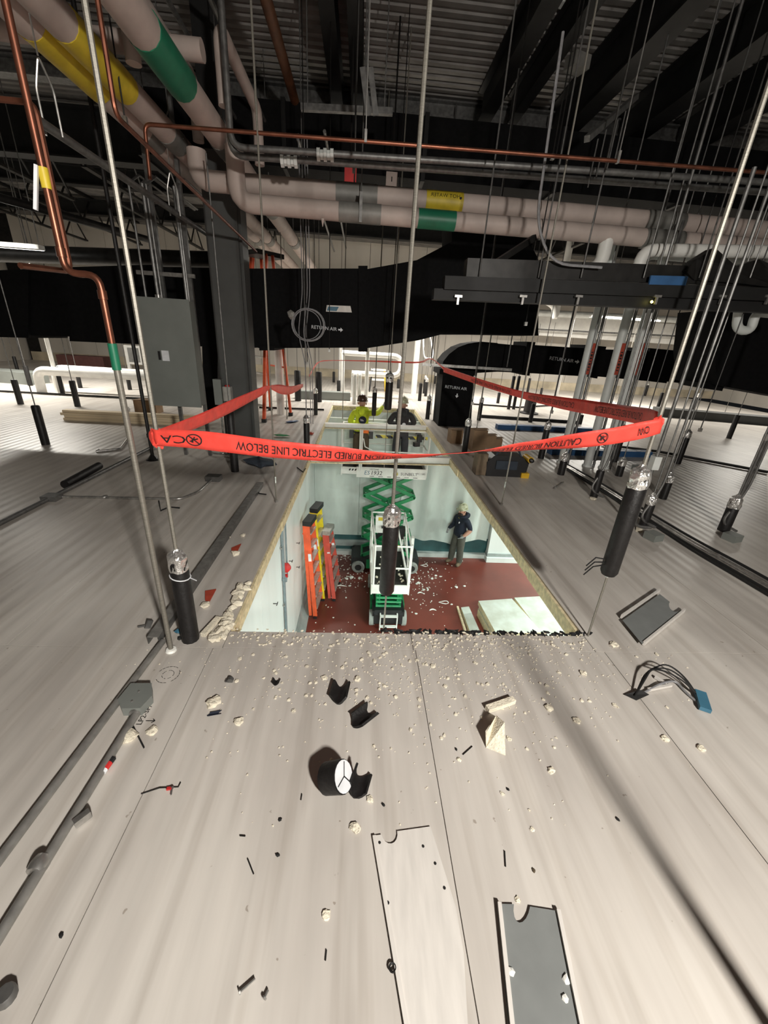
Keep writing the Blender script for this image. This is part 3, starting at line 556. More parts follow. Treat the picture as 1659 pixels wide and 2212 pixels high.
t = pipe('elbow_pipe', 'white pipe elbow dropping behind the dark tray', 'pipe', [at(1240, 592, 5.12), at(1296, 580, 5.12), Vector((at(1296, 580, 5.12).x, 5.12, zl))], 0.075, 'pvc', 0.2)
t = pipe('elbow_pipe', 'white pipe with red tags running off to the right above the tray', 'pipe', [at(1372, 640, 4.75), at(1385, 540, 4.75), at(1720, 545, 4.75)], 0.06, 'pvc', 0.15)
t = pipe('trap_pipe', 'white U-shaped trap pipe hanging in front of the side duct', 'pipe', [at(1598, 655, 4.6), at(1590, 712, 4.6), at(1622, 716, 4.6), at(1632, 674, 4.6), at(1730, 684, 4.6)], 0.045, 'pipegrey', 0.1)
for px, lab in ((1505, 'upper red tag on the white pipe'), (1560, 'x')):
    pass
# ================================================================== HANGER RODS WITH BLACK SLEEVES
def foilcap(q, x, y, zt, r):
    n = 14; prof = [(-1.5, 1.03), (-1.0, 1.08), (-0.4, 1.05), (0.1, 1.07), (0.45, 0.92), (0.7, 0.62), (0.95, 0.38), (1.15, 0.2)]; vs = []; fs = []
    for i, (h, k) in enumerate(prof):
        for j in range(n):
            a = j * 6.2832 / n; rr = r * k * (1 + random.uniform(-.10, .10) * (0 if i == 0 else 1)); vs.append((x + rr * math.cos(a), y + rr * math.sin(a), zt + r * (h + random.uniform(-.12, .12))))
    for i in range(len(prof) - 1):
        for j in range(n): fs.append((i * n + j, i * n + (j + 1) % n, (i + 1) * n + (j + 1) % n, (i + 1) * n + j))
    fs.append(tuple(range((len(prof) - 1) * n, len(prof) * n))); q.add(vs, fs)
def hanger(foot, top, r, label, cap=True, rod=0.009, zrod=5.15, z0=0.0, wire=False, group='sleeved hanger rods'):
    f = gz(*foot, z0); zt = at(top[0], top[1], f.y).z
    t = thing('hanger_rod', label, 'hanger rod', f, group)
    q = MB(); q.tube([(f.x, f.y, zt - 0.05), (f.x, f.y, zrod)], rod, 6); q.build('rod', 'rod' if rod > 0.0095 else 'galvdull', t, smooth=True)
    q = MB(); q.lathe((f.x, f.y, z0), [(0, r), (zt - z0 - r * 0.3, r), (zt - z0, r * 0.85)], 12); sl = q.build('insulation_sleeve', 'blackshiny', t, smooth=True)
    if cap:
        q = MB(); foilcap(q, f.x, f.y, zt, r); q.build('foil_cap', 'foil', t)
    if wire:
        q = MB(); q.tube(rnd([(f.x + 0.05, f.y - 0.02, zrod), (f.x + 0.05, f.y - 0.02, 0.45), (f.x - 0.09, f.y - 0.02, 0.1), (f.x + 0.1, f.y - 0.05, 0.02)], 0.15), 0.013, 7); q.build('strapped_conduit', 'galvdull', t, smooth=True)
    return t, f, zt
NEARS = [
 ((420, 1385), (384, 1195), 0.046, 'black sleeve with foil cap at the near left corner of the opening', 0.010),
]
# near left, carrying the tape
t, f, zt = hanger((412, 1380), (382, 1205), 0.047, 'foil-capped black sleeve standing at the near left corner of the opening, tape rod', rod=0.010)
RLx, RLy = f.x, f.y
q = MB(); P = [(f.x + 0.05 * math.cos(a), f.y + 0.05 * math.sin(a), zt - 0.11 - 0.012 * math.cos(a)) for a in [k * 6.283 / 16 for k in range(17)]] + [(f.x + 0.09, f.y - 0.02, zt - 0.125)]
q.tube(P, 0.003, 5); q.build('cable_tie', 'whiteink', t)
# centre sleeve hanging in the opening
def hung(x, y, zb, zt, r, label, tail=None, rod=0.0095, cap=True, bent=False, slim=0.0):
    t = thing('hanger_rod', label, 'hanger rod', (x, y, zb), 'sleeved hanger rods')
    q = MB(); q.tube([(x, y, zt - 0.05), (x, y, 5.15)], rod, 8); q.build('rod', 'rod', t, smooth=True)
    q = MB(); q.lathe((x, y, zb), [(0, r * 0.8), (0.02, r), (zt - zb - r * .3, r), (zt - zb, r * .85)], 14); q.build('insulation_sleeve', 'blackshiny', t, smooth=True)
    if cap:
        q = MB(); foilcap(q, x, y, zt, r); q.build('foil_cap', 'foil', t)
    if tail is not None:
        q = MB(); q.tube([(x, y, zb + 0.02), (x, y, tail)], 0.0065, 6); q.build('rod_end', 'rod', t, smooth=True)
        q = MB(); q.lathe((x, y, zb - 0.02), [(0, 0.012), (0.04, 0.016)], 8); q.build('nut', 'galv', t, smooth=True)
    return t
cs = at(850, 1108, 2.2); ce = at(833, 1280, 2.2)
hung(0.215, 2.2, ce.z, cs.z, 0.050, 'foil-capped black sleeve hanging in the middle of the opening over the nearer lift', tail=-0.25, rod=0.0105)
fR = gz(1268, 1374); s0 = at(1378, 1025, fR.y); s1 = at(1308, 1240, fR.y); XR = fR.x + 0.005
t = hung(XR, fR.y, s1.z, s0.z, 0.048, 'fat foil-capped black sleeve on the slanting-looking rod at the near right corner of the opening', tail=-0.05, rod=0.0105)
for k in range(3):
    q = MB(); q.tube([(XR - 0.05, fR.y, s1.z + 0.1 - k * 0.02), (XR - 0.12, fR.y - 0.02, s1.z + 0.12 - k * 0.03), (XR - 0.17, fR.y - 0.03, s1.z + 0.07 - k * 0.03)], 0.004, 5); q.build('torn_strip', 'blackp', t)
# rod standing just outside the frame at the lower right (its shadow crosses the near floor)
t = thing('hanger_rod', 'bare conduit-like rod just beyond the lower right picture corner whose shadow crosses the floor', 'hanger rod', (1.19, 0.16, 0), 'sleeved hanger rods')
q = MB(); q.tube([(1.19, 0.16, 0.0), (1.19, 0.16, 5.15)], 0.021, 10); q.build('rod', 'rod', t, smooth=True)
q = MB(); q.lathe((1.19, 0.16, 0.0), [(0, 0.03), (0.02, 0.024)], 12); q.build('caulk_ring', 'chalk', t, smooth=True)
# bare rods
def bare(foot, r, label, m='rod', z0=0.0, ztop=5.15):
    f = gz(*foot, z0); t = thing('threaded_rod', label, 'rod', f, 'bare hanger rods'); q = MB(); q.tube([(f.x, f.y, z0), (f.x, f.y, ztop)], r, 7); q.build('rod', m, t, smooth=True)
    q = MB(); q.lathe((f.x, f.y, z0), [(0, r * 1.9), (0.03, r * 1.9)], 6); q.build('nut', 'galv', t); q = MB(); q.lathe((f.x, f.y, z0 + 0.22), [(0, r * 1.5), (0.07, r * 1.5)], 8); q.build('coupler', 'galv', t, smooth=True); return f
bare((597, 1085), 0.0085, 'bare rod left of the opening where the tape turns back')
bare((1083, 1092), 0.008, 'bare rod standing on the floor right of the man below')
for ft, lab in (((740, 905), 'bare rod left of the far opening edge beside the green wrapper'), ((620, 905), 'bare rod between the ladder feet and the opening'), ((1030, 925), 'bare rod at the foot of the black drop duct'),
                ((1118, 905), 'bare rod standing behind the cardboard boxes'), ((1240, 880), 'bare rod behind the left white riser'), ((930, 895), 'bare rod beside the far right corner of the opening'), ((1330, 870), 'bare rod behind the right white riser'), ((1560, 905), 'bare rod in front of the far curb at right')):
    bare(ft, 0.008, lab)
HL = [
 ((99, 960), (76, 876), 0.052, 'black sleeve standing alone on the left floor in front of the lumber', 0),
 ((45, 873), (26, 820), 0.055, 'black sleeve at the far left edge behind the first seam', 0),
 ((38, 800), (31, 770), 0.05, 'black sleeve near the back wall at far left', 0),
 ((66, 833), (52, 790), 0.055, 'foil-capped black sleeve left of the white pipe bend', 0),
 ((135, 850), (121, 792), 0.055, 'black sleeve beside the white pipe end at left', 0),
 ((168, 878), (155, 822), 0.055, 'black sleeve with loose wires behind the lumber', 0),
 ((174, 838), (167, 806), 0.05, 'black sleeve under the long white pipe at left', 0),
 ((281, 842), (274, 810), 0.05, 'black sleeve behind the copper drop', 0),
 ((508, 1018), (497, 880), 0.05, 'tall black sleeve at the foot of the grey column', 0),
 ((663, 968), (660, 903), 0.047, 'foil-capped black sleeve left of the opening by the tape', 1),
 ((644, 866), (639, 800), 0.085, 'thick black sleeve right of the orange ladder', 0),
 ((689, 868), (689, 803), 0.08, 'thick black sleeve left of the far opening corner', 0),
 ((682, 896), (683, 843), 0.045, 'slim black sleeve beside the thick one left of the opening', 1),
 ((721, 826), (721, 803), 0.05, 'black sleeve in front of the back wall above the grey curb', 0),
 ((731, 857), (731, 822), 0.05, 'black sleeve just left of the three white stub pipes', 0),
 ((860, 839), (860, 819), 0.055, 'short black sleeve under the white pipe loop', 0),
 ((916, 850), (915, 814), 0.05, 'left rear of the foil-capped sleeves behind the opening', 1),
 ((919, 856), (922, 820), 0.05, 'right rear of the foil-capped sleeves behind the opening', 1),
 ((906, 866), (909, 828), 0.052, 'front black sleeve of the three behind the opening', 0),
 ((939, 829), (941, 808), 0.05, 'foil-capped sleeve left of the black elbow duct', 1),
 ((923, 905), (926, 858), 0.05, 'foil-capped black sleeve at the far right edge of the opening', 1),
 ((1003, 977), (1010, 910), 0.048, 'foil-capped black sleeve between the opening and the boxes', 1),
 ((1034, 908), (1039, 862), 0.05, 'foil-capped black sleeve right of the black drop duct', 1),
 ((1168, 990), (1178, 917), 0.05, 'foil-capped black sleeve in front of the blue beams', 1),
 ((1145, 912), (1152, 872), 0.052, 'black sleeve beside the squat black pedestal', 0),
 ((1252, 916), (1258, 896), 0.05, 'black sleeve behind the left white riser', 0),
 ((1211, 1025), (1220, 984), 0.05, 'black sleeve at the foot of the left white riser', 1),
 ((1282, 1073), (1298, 1016), 0.046, 'slim black sleeve leaning against the grey strut near the cables', 0),
 ((1336, 1028), (1346, 995), 0.05, 'black sleeve under the tape right of the white risers', 1),
 ((1326, 997), (1344, 918), 0.055, 'tall black sleeve behind the tape right of the white risers', 0),
 ((1388, 1138), (1404, 1075), 0.046, 'black sleeve with conduit and junction box at right', 1),
 ((1431, 1077), (1448, 1030), 0.048, 'foil-capped black sleeve on the right floor behind the cables', 1),
 ((1463, 1001), (1486, 935), 0.052, 'foil-capped tall black sleeve on the right floor', 1),
 ((1574, 947), (1591, 896), 0.055, 'black sleeve in front of the dark curb at right', 0),
 ((1562, 1146), (1587, 1080), 0.055, 'foil-capped black sleeve with curved conduit at the right edge', 1),
 ((1632, 1005), (1656, 938), 0.055, 'black sleeve cut by the right picture edge', 0),
 ((1498, 885), (1507, 853), 0.052, 'foil-capped black sleeve behind the dark curb', 1),
 ((1393, 855), (1398, 828), 0.052, 'foil-capped black sleeve near the back wall at right', 1),
 ((1417, 893), (1429, 848), 0.052, 'black sleeve where the tape turns at right', 0),
 ((1139, 849), (1143, 817), 0.05, 'black sleeve near the back wall above the tape', 0),
 ((1167, 858), (1169, 838), 0.045, 'small black sleeve right of the pedestal near the wall', 0),
 ((1075, 871), (1077, 848), 0.048, 'black sleeve right of the drop duct near the wall', 0),
 ((1098, 884), (1106, 812), 0.045, 'left of two long black sleeves under the return duct', 0),
 ((1109, 884), (1118, 812), 0.045, 'right of two long black sleeves under the return duct', 0),
]
for ft, tp, r, lab, cap in HL:
    hanger(ft, tp, r, lab, cap=bool(cap), rod=0.0075, zrod=3.2 if 'foot of the grey column' in lab else (2.6 if gz(*ft).y > 11 else 5.15), wire=lab.startswith(('black sleeve with conduit', 'foil-capped black sleeve with curved', 'slim black sleeve lean')))
# sleeves hung over the opening in front of the workers
p = at(810, 840, 8.15); e = at(809, 898, 8.15); hung(p.x, 8.15, e.z, p.z, 0.045, 'foil-capped black sleeve hanging between the two workers', tail=e.z - 0.12)
p = at(842, 812, 6.75); e = at(840, 885, 6.75); hung(p.x, 6.75, e.z, p.z, 0.062, 'thick black sleeve hanging before the grey-hooded worker', tail=e.z - 1.0, rod=0.009)
# wire chain rods high up (thin roof hangers)
for px, py, Y, zb, lab in ((240, 60, 4.2, 3.1, 'thin roof rod beside the yellow bands'), (770, 140, 4.8, 3.1, 'slotted roof hanger above the copper pipe'), (1195, 330, 4.4, 3.2, 'thin roof rod right of the tall centre rod'), (1150, 620, 5.0, 1.9, 'thin rod hanging in front of the main duct end'),
                        (660, 560, 5.5, 1.3, 'double wire rod holding the cable coil'), (712, 600, 6.2, 1.45, 'thin rod in front of the white sticker'), (1045, 700, 5.6, 0.9, 'thin rod passing left of the return duct elbow'), (848, 640, 6.4, 1.2, 'thin rod in front of the centre duct'), (1245, 650, 5.2, 0.9, 'thin rod crossing the return duct lettering'), (1460, 700, 5.0, 0.7, 'thin rod right of the red markers'), (1620, 640, 4.4, 0.9, 'thin rod before the side duct')):
    p = at(px, py, Y); t = thing('roof_rod', lab, 'rod', (p.x, p.y, zb), 'thin roof rods'); q = MB(); q.tube([(p.x, p.y, zb), (p.x, p.y, 5.15)], 0.006, 6); q.build('rod', 'darkgrey', t, smooth=True)
    q = MB(); q.box((p.x, p.y, zb + 0.02), (0.03, 0.03, 0.04)); q.build('nut', 'galv', t)
# slotted strut hanger
p = at(793, 200, 4.9); t = thing('slotted_hanger', 'short slotted steel channel hanging above the copper pipe', 'bracket', (p.x, p.y, 3.4)); q = MB(); q.bar(at(783, 145, 4.9), at(796, 250, 4.9), 0.012, 0.05); q.bar(at(800, 145, 4.9), at(812, 250, 4.9), 0.012, 0.05); q.tube([at(792, 160, 4.9), Vector((at(792, 160, 4.9).x, 4.9, 5.2))], .006, 5); q.build('channel', 'galvdull', t)
# unistrut trapeze at upper right
t = thing('strut_trapeze', 'short slotted strut with four rods hanging at the upper right', 'bracket', at(1330, 250, 4.4)); q = MB(); q.bar(at(1268, 300, 4.2), at(1375, 208, 5.2), 0.045, 0.045); q.build('strut', 'galvdull', t)
for px, py in ((1292, 300), (1310, 280), (1335, 258), (1352, 240)):
    a = at(px, py, 4.5); q = MB(); q.tube([a, Vector((a.x, a.y, a.z - 0.35))], 0.006, 5); q.build('rod', 'galvdull', t)
# ================================================================== CABLE COIL on the duct
Yc = 5.5; cc = at(665, 702, Yc); t = thing('cable_coil', 'coil of grey cable hanging in front of the black duct', 'cable', (cc.x, Yc, cc.z - 0.2), None)
for k in range(5):
    q = MB(); R_ = 0.185 + 0.012 * math.sin(k * 2.1); ox = 0.015 * math.cos(k * 1.7)
    q.tube([(cc.x + ox + R_ * math.cos(a), Yc + 0.012 * k - 0.02, cc.z + R_ * 0.95 * math.sin(a)) for a in [j * 6.2832 / 28 for j in range(29)]], 0.005, 5, caps=False); q.build('loop', 'wire', t, smooth=True)
for dx in (-0.04, 0.02, 0.05):
    q = MB(); q.tube(rnd([(cc.x + dx - 0.03, Yc, 3.6), (cc.x + dx - 0.02, Yc, cc.z + 0.35), (cc.x + dx - 0.08, Yc, cc.z - 0.1), (cc.x + dx, Yc, cc.z - 0.45), (cc.x + dx, Yc, 0.55)], 0.1), 0.0055, 5); q.build('strand', 'wire', t, smooth=True)
q = MB(); p = at(628, 680, Yc); q.blob(p, (0.05, 0.03, 0.06), 0.25); q.build('plug', 'coupl', t)
# ================================================================== CAUTION TAPE
def ribbon(pts, wd, rolls, n=70):
    """path + face turn; returns (sampled centre, across) lists"""
    pts = [Vector(p) for p in pts]; L = [0]
    for i in range(1, len(pts)): L.append(L[-1] + (pts[i] - pts[i - 1]).length)
    def cr(i, t):
        p0 = pts[max(i - 1, 0)]; p1 = pts[i]; p2 = pts[i + 1]; p3 = pts[min(i + 2, len(pts) - 1)]
        return 0.5 * ((2 * p1) + (p2 - p0) * t + (2 * p0 - 5 * p1 + 4 * p2 - p3) * t * t + (3 * p1 - p0 - 3 * p2 + p3) * t ** 3)
    C = []; A = []; Ls = []
    for k in range(n + 1):
        s = L[-1] * k / n; i = 0
        while i < len(L) - 2 and s > L[i + 1]: i += 1
        t = (s - L[i]) / max(1e-6, L[i + 1] - L[i]); C.append(cr(i, t)); Ls.append(s)
        f = k / n; j = 0
        while j < len(rolls) - 2 and f > rolls[j + 1][0]: j += 1
        (f0, a0, w0), (f1, a1, w1) = rolls[j], rolls[j + 1]; tt = (f - f0) / max(1e-6, f1 - f0); tt = tt * tt * (3 - 2 * tt)
        A.append((a0 + (a1 - a0) * tt, w0 + (w1 - w0) * tt))
    out = []
    for k in range(n + 1):
        tg = (C[min(k + 1, n)] - C[max(k - 1, 0)]).normalized(); up = Vector((0, 0, 1)); up = (up - tg * up.dot(tg)).normalized(); sd = tg.cross(up)
        a, ww = A[k]; out.append((C[k], (up * math.cos(a) + sd * math.sin(a)) * ww * wd / 2, (sd * math.cos(a) - up * math.sin(a)), Ls[k]))
    return out
def ribbon_mesh(R_, parent, name='band', m='tape'):
    vs = []; fs = []; W_ = 5
    for k, (c, a, nn, s) in enumerate(R_):
        for j in range(W_):
            u = -1 + 2 * j / (W_ - 1); vs.append(c + a * u + nn * 0.004 * math.sin(k * 0.9 + j * 1.3) * (1 - abs(u)))
    for k in range(len(R_) - 1):
        for j in range(W_ - 1): b = k * W_ + j; fs.append((b, b + 1, b + W_ + 1, b + W_))
    q = MB(); q.add(vs, fs); o = q.build(name, m, parent, smooth=True); md = o.modifiers.new('thick', 'SOLIDIFY'); md.thickness = 0.0012; md.offset = 0; return o
def ribbon_fn(R_, s0, side, wd, flip=-1):
    def fn(u, v):
        s = s0 - u; L = R_[-1][3]; k = max(0, min(len(R_) - 1.001, s / L * (len(R_) - 1))); i = int(k); t = k - i
        c = R_[i][0].lerp(R_[i + 1][0], t); a = R_[i][1].lerp(R_[i + 1][1], t); nn = R_[i][2]
        return c + a * (-v / (wd / 2)) + nn * side * 0.006
    return fn
def emblem(R_, s0, side, wd, r):
    q = MB(); f = ribbon_fn(R_, s0, side, wd); n = 28
    vs = []; fs = []
    for k in range(n): a = k * 6.2832 / n; vs += [f(r * math.cos(a), r * math.sin(a)), f(r * 0.84 * math.cos(a), r * 0.84 * math.sin(a))]
    for k in range(n): b = 2 * k; d = 2 * ((k + 1) % n); fs.append((b, d, d + 1, b + 1))
    q.add(vs, fs)
    def seg(p, q_, w_):
        d = Vector((q_[0] - p[0], q_[1] - p[1])); nrm = Vector((-d.y, d.x)).normalized() * w_ / 2; st = 6
        V_ = []
        for k in range(st + 1): t = k / st; x = p[0] + d.x * t; y = p[1] + d.y * t; V_ += [f(x + nrm.x, y + nrm.y), f(x - nrm.x, y - nrm.y)]
        q.add(V_, [(2 * k, 2 * k + 2, 2 * k + 3, 2 * k + 1) for k in range(st)])
    seg((-r * .62, r * .62), (r * .62, -r * .62), r * .16); seg((-r * .5, -r * .25), (r * .35, r * .1), r * .2); seg((-r * .1, -r * .5), (r * .3, r * .45), r * .16); seg((r * .1, r * .4), (r * .55, r * .2), r * .18)
    return q
tp = thing('caution_tape', 'red buried electric line caution tape strung around the opening on hanger rods', 'caution tape', (0.2, 1.9, 1.0))
WT = 0.088
zLk = at(337, 948, RLy).z; zRk = at(1412, 918, fR.y).z
front = [(RLx - 0.004, RLy - 0.02, zLk + 0.01), (-0.72, RLy - 0.03, at(445, 948, RLy).z), (-0.35, RLy - 0.03, at(600, 968, RLy).z), (0.02, 1.88, at(770, 981, 1.9).z), (0.30, 1.9, at(930, 986, 1.9).z), (0.62, 1.91, at(1060, 975, 1.9).z), (0.98, 1.93, at(1200, 957, 1.93).z), (1.27, fR.y - 0.02, at(1320, 940, fR.y).z), (XR + 0.01, fR.y - 0.02, zRk - 0.0)]
RF = ribbon(front, WT, [(0, 0.1, 0.85), (0.12, 0.0, 1.0), (0.30, 0.25, 1.0), (0.48, 1.05, 0.9), (0.60, 1.33, 0.85), (0.72, 0.75, 0.95), (0.86, 0.2, 1.0), (0.95, 0.0, 1.0), (1, 0.15, 0.9)], 90)
ribbon_mesh(RF, tp)
LT = RF[-1][3]
def s_at(px):
    best = min(range(len(RF)), key=lambda k: abs((lambda d: PC[0] + F * d[0] / d[2])(RM.T @ (np.array(RF[k][0]) - CAM)) - px)); return RF[best][3]
side = 1
_n = RF[45][2]
if _n.y > 0: side = -1
def tape_text(txt, pxm, ln):
    c = text_mb(txt, 0.058, fn=lambda u, v: Vector((u, v, 0))); L0 = max(v.x for v in c.v) - min(v.x for v in c.v); k = ln / L0; s0 = s_at(pxm); f = ribbon_fn(RF, s0, side, WT)
    q = MB(); q.add([f(v.x * k, v.y) for v in c.v if True], c.f); return q.build('lettering', 'ink', tp)
tape_text('CAUTION BURIED ELECTRIC LINE BELOW', 705, s_at(878) - s_at(530))
tape_text('CAUTION BURIED ELECTRIC LINE BELOW', 1090, s_at(1250) - s_at(925))
tape_text('CA', 368, s_at(392) - s_at(345)); tape_text('OW', 1388, s_at(1404) - s_at(1372))
emblem(RF, s_at(428), side, WT, 0.029).build('emblem', 'ink', tp); emblem(RF, s_at(1296), side, WT, 0.029).build('emblem', 'ink', tp)
q = MB(); q.blob((RLx, RLy, zLk), (0.03, 0.022, 0.045), 0.35, sub=2); q.build('knot', 'tape', tp); q = MB(); q.blob((XR, fR.y, zRk + 0.012), (0.025, 0.02, 0.04), 0.35, sub=2); q.build('knot', 'tape', tp)
f1 = gz(597, 1085); z1 = at(579, 836, f1.y).z
RB = ribbon([(RLx, RLy + 0.01, zLk + 0.01), (RLx * .97 + f1.x * .03 - 0.0, (RLy + f1.y) / 2 - 0.3, (zLk * .55 + z1 * .45) - 0.02), (f1.x, f1.y, z1)], WT, [(0, 0.1, 0.7), (0.5, 0.1, 1), (0.85, 0.2, 0.9), (1, 0.4, 0.35)], 40); ribbon_mesh(RB, tp)
p2 = at(655, 832, 6.2); RB = ribbon([(f1.x, f1.y, z1), ((f1.x + p2.x) / 2, (f1.y + 6.2) / 2, (z1 + p2.z) / 2 - 0.05), tuple(p2)], 0.10, [(0, 0.0, 0.4), (0.3, 0, 1), (0.7, 0.2, 0.9), (1, 0, 0.4)], 24); ribbon_mesh(RB, tp)
seq = [at(668, 812, 7.5), at(686, 785, 9.0), at(710, 779, 9.4), at(800, 780, 9.6), at(900, 783, 9.0), at(930, 775, 8.0), at(958, 796, 7.2)]
RB = ribbon([tuple(p) for p in seq], 0.10, [(0, 0, 0.5), (0.2, 0.3, 0.8), (0.35, 1.2, 0.4), (0.6, 0.9, 0.6), (0.8, 1.1, 0.4), (1, 0.4, 0.6)], 50); ribbon_mesh(RB, tp)
seq = [at(958, 798, 7.2), at(1035, 825, 6.0), at(1117, 850, 4.9), at(1200, 868, 3.9), at(1310, 886, 2.9), Vector((XR, fR.y + 0.01, zRk + 0.03))]
RB2 = ribbon([tuple(p) for p in seq], 0.115, [(0, 0.2, 0.8), (0.28, 0.2, 0.8), (0.42, 0.1, 0.7), (0.7, 0.0, 0.95), (0.95, 0, 0.8), (1, 0.2, 0.6)], 60); ribbon_mesh(RB2, tp)
for s0, ln in ((RB2[-1][3] * 0.86, 0.9), (RB2[-1][3] * 0.60, 1.1), (RB2[-1][3] * 0.30, 1.2)):
    c = text_mb('CAUTION BURIED ELECTRIC LINE BELOW', 0.058, fn=lambda u, v: Vector((u, v, 0))); L0 = max(v.x for v in c.v) - min(v.x for v in c.v); sd = 1 if RB2[30][2].y < 0 else -1; f = ribbon_fn(RB2, s0, sd, WT)
    q = MB(); q.add([f(v.x * ln / L0, v.y) for v in c.v], c.f); q.build('lettering', 'ink', tp)
# ================================================================== SCISSOR LIFTS
def lift(label, loc, rot, plat, stages=4, marks=False, ext=0.34, rear_ladder=False):
    loc = Vector(loc); R3 = Matrix.Rotation(rot, 3, 'Z'); T = lambda p: loc + R3 @ Vector(p)
    t = thing('scissor_lift', label, 'scissor lift', loc)
    def bx(nm, c, d, m, par=t): q = MB(); q.box(T(c), d, rot); return q.build(nm, m, par)
    def br(nm, a, b, w_, h_, m, par=t, up=(0, 0, 1)): q = MB(); q.bar(T(a), T(b), w_, h_, up=up); return q.build(nm, m, par)
    def tb(nm, pts, r, m, par=t, rad=0.0): q = MB(); P = [T(p) for p in pts]; q.tube(rnd(P, rad) if rad else P, r, 8); return q.build(nm, m, par, smooth=True)
    # chassis
    q = MB(); poly = [(-0.86, 0.14), (-0.80, 0.10), (0.80, 0.10), (0.86, 0.14), (0.86, 0.36), (0.78, 0.42), (-0.78, 0.42), (-0.86, 0.36)]
    q.prism([T((x, -0.29, z)) for x, z in poly], T((0, 0.29, 0)) - T((0, -0.29, 0))); q.build('chassis', 'blackp', t)
    for s in (-1, 1):
        tray = bx('battery_tray', (-0.12, s * 0.325, 0.25), (0.72, 0.07, 0.24), 'liftgreen')
        if marks and s < 0:
            c = T((0.08, s * 0.363, 0.26)); u = R3 @ Vector((1, 0, 0)); q = MB(); pts = []
            for k in range(16): a = k * math.pi / 8; r = 0.05 if k % 2 == 0 else 0.025; pts.append(c + u * r * math.cos(a) + Vector((0, 0, r * math.sin(a))))
            q.add(pts, [tuple(range(16))]); q.build('sun_emblem', 'yellow', tray)
        bx('side_cover', (0.42, s * 0.32, 0.33), (0.34, 0.06, 0.14), 'blackp')
        bx('side_cover', (-0.62, s * 0.30, 0.36), (0.4, 0.05, 0.12), 'blackp')
        for x in (-0.68, 0.68):
            q = MB(); ax = R3 @ Vector((0, s, 0)); q.lathe(T((x, s * 0.285, 0.163)), [(0, 0.15), (0.015, 0.162), (0.085, 0.162), (0.10, 0.15)], 20, ax); w_ = q.build('wheel', 'tyre', t, smooth=True)
            q = MB(); q.lathe(T((x, s * 0.34, 0.163)), [(0, 0.08), (0.05, 0.085)], 14, ax); q.build('hub', 'blackp', w_)
    # scissor stack
    z0 = 0.44; dz = (plat - 0.08 - z0) / stages; half = math.sqrt(max(0.2, 0.66 ** 2 - (min(dz, 0.6) / 2) ** 2)) if dz < 0.9 else 0.6
    half = 0.66 if dz < 0.2 else 0.60
    for s in (-1, 1):
        for k in range(stages):
            a = z0 + k * dz; b = a + dz
            br('scissor_arm', (-half, s * 0.24, a), (half, s * 0.24, b), 0.04, 0.085, 'liftgreen', up=(0, 0, 1))
            br('scissor_arm', (half, s * 0.19, a), (-half, s * 0.19, b), 0.04, 0.085, 'liftgreen', up=(0, 0, 1))
    for k in range(stages + 1):
        for x in (-half, half): tb('pin_tube', [(x, -0.26, z0 + k * dz), (x, 0.26, z0 + k * dz)], 0.03, 'liftgreen')
        if k < stages: tb('pin_tube', [(0, -0.27, z0 + (k + .5) * dz), (0, 0.27, z0 + (k + .5) * dz)], 0.028, 'liftgreen')
    if dz > 0.2: br('lift_cylinder', (-0.35, 0, z0 + dz * 0.6), (0.35, 0, z0 + dz * 1.7), 0.08, 0.08, 'blackp')
    # platform
    xa, xb, hw = -0.80, 0.80, 0.37; xe = xa - ext
    bx('deck', ((xa + xb) / 2, 0, plat - 0.02), (xb - xa, 2 * hw, 0.04), 'darkgrey'); bx('extension_deck', ((xe + xa) / 2 + 0.05, 0, plat), (ext + 0.1, 2 * hw - 0.06, 0.03), 'darkgrey')
    for s in (-1, 1):
        tbd = bx('toe_board', ((xa + xb) / 2, s * hw, plat + 0.01), (xb - xa, 0.025, 0.24), 'liftwhite')
        e_ = bx('toe_board', ((xe + xa) / 2, s * (hw - 0.03), plat + 0.03), (ext, 0.02, 0.16), 'liftwhite')
        if marks and s < 0:
            u = R3 @ Vector((1, 0, 0)); yv = -hw - 0.0145
            def tx(txt, x, z, sz, m, nm='lettering', shear=0.15): text_mb(txt, sz, fn=lambda a, b: T((x, yv, plat + z)) + u * (a + b * shear) + Vector((0, 0, b))).build(nm, m, tbd)
            tx('ES', -0.56, 0.0, 0.135, 'bluep'); tx('1932', -0.345, 0.0, 0.135, 'ink'); tx('10572085', -0.40, 0.085, 0.055, 'ink', shear=0); tx('SUNBELT', 0.40, 0.0, 0.095, 'ink', shear=0); tx('PC1585', 0.68, 0.02, 0.06, 'ink', shear=0)
            q = MB(); c = T((0.09, yv, plat)); pts = []
            for k in range(24): a = k * math.pi / 12; r = 0.07 if k % 2 == 0 else 0.045; pts.append(c + u * r * math.cos(a) + Vector((0, 0, r * math.sin(a))))
            q.add(pts, [tuple(range(24))]); q.build('sun_emblem', 'yellow', tbd)
            q = MB()
            for k in range(6):
                c = T((-0.45 + k * 0.2, yv, plat - 0.085)); q.add([c - u * 0.05, c + u * 0.05, c + u * 0.05 + Vector((0, 0, 0.012)), c - u * 0.05 + Vector((0, 0, 0.012))], [(0, 1, 2, 3)])
            q.build('slots', 'darkgrey', tbd)
            q = MB()
            for k in range(3):
                c = T((-0.98 + k * 0.065, -hw + 0.019, plat + 0.03)); q.add([c, c + u * 0.035, c + u * 0.055 + Vector((0, 0, 0.045)), c + u * 0.02 + Vector((0, 0, 0.045))], [(0, 1, 2, 3)])
            q.build('hazard_dashes', 'ink', e_)
    for x in (xe, xb): bx('toe_board', (x, 0, plat + 0.02), (0.025, 2 * hw, 0.2), 'liftwhite')
    rt = plat + 0.98; rm = plat + 0.50
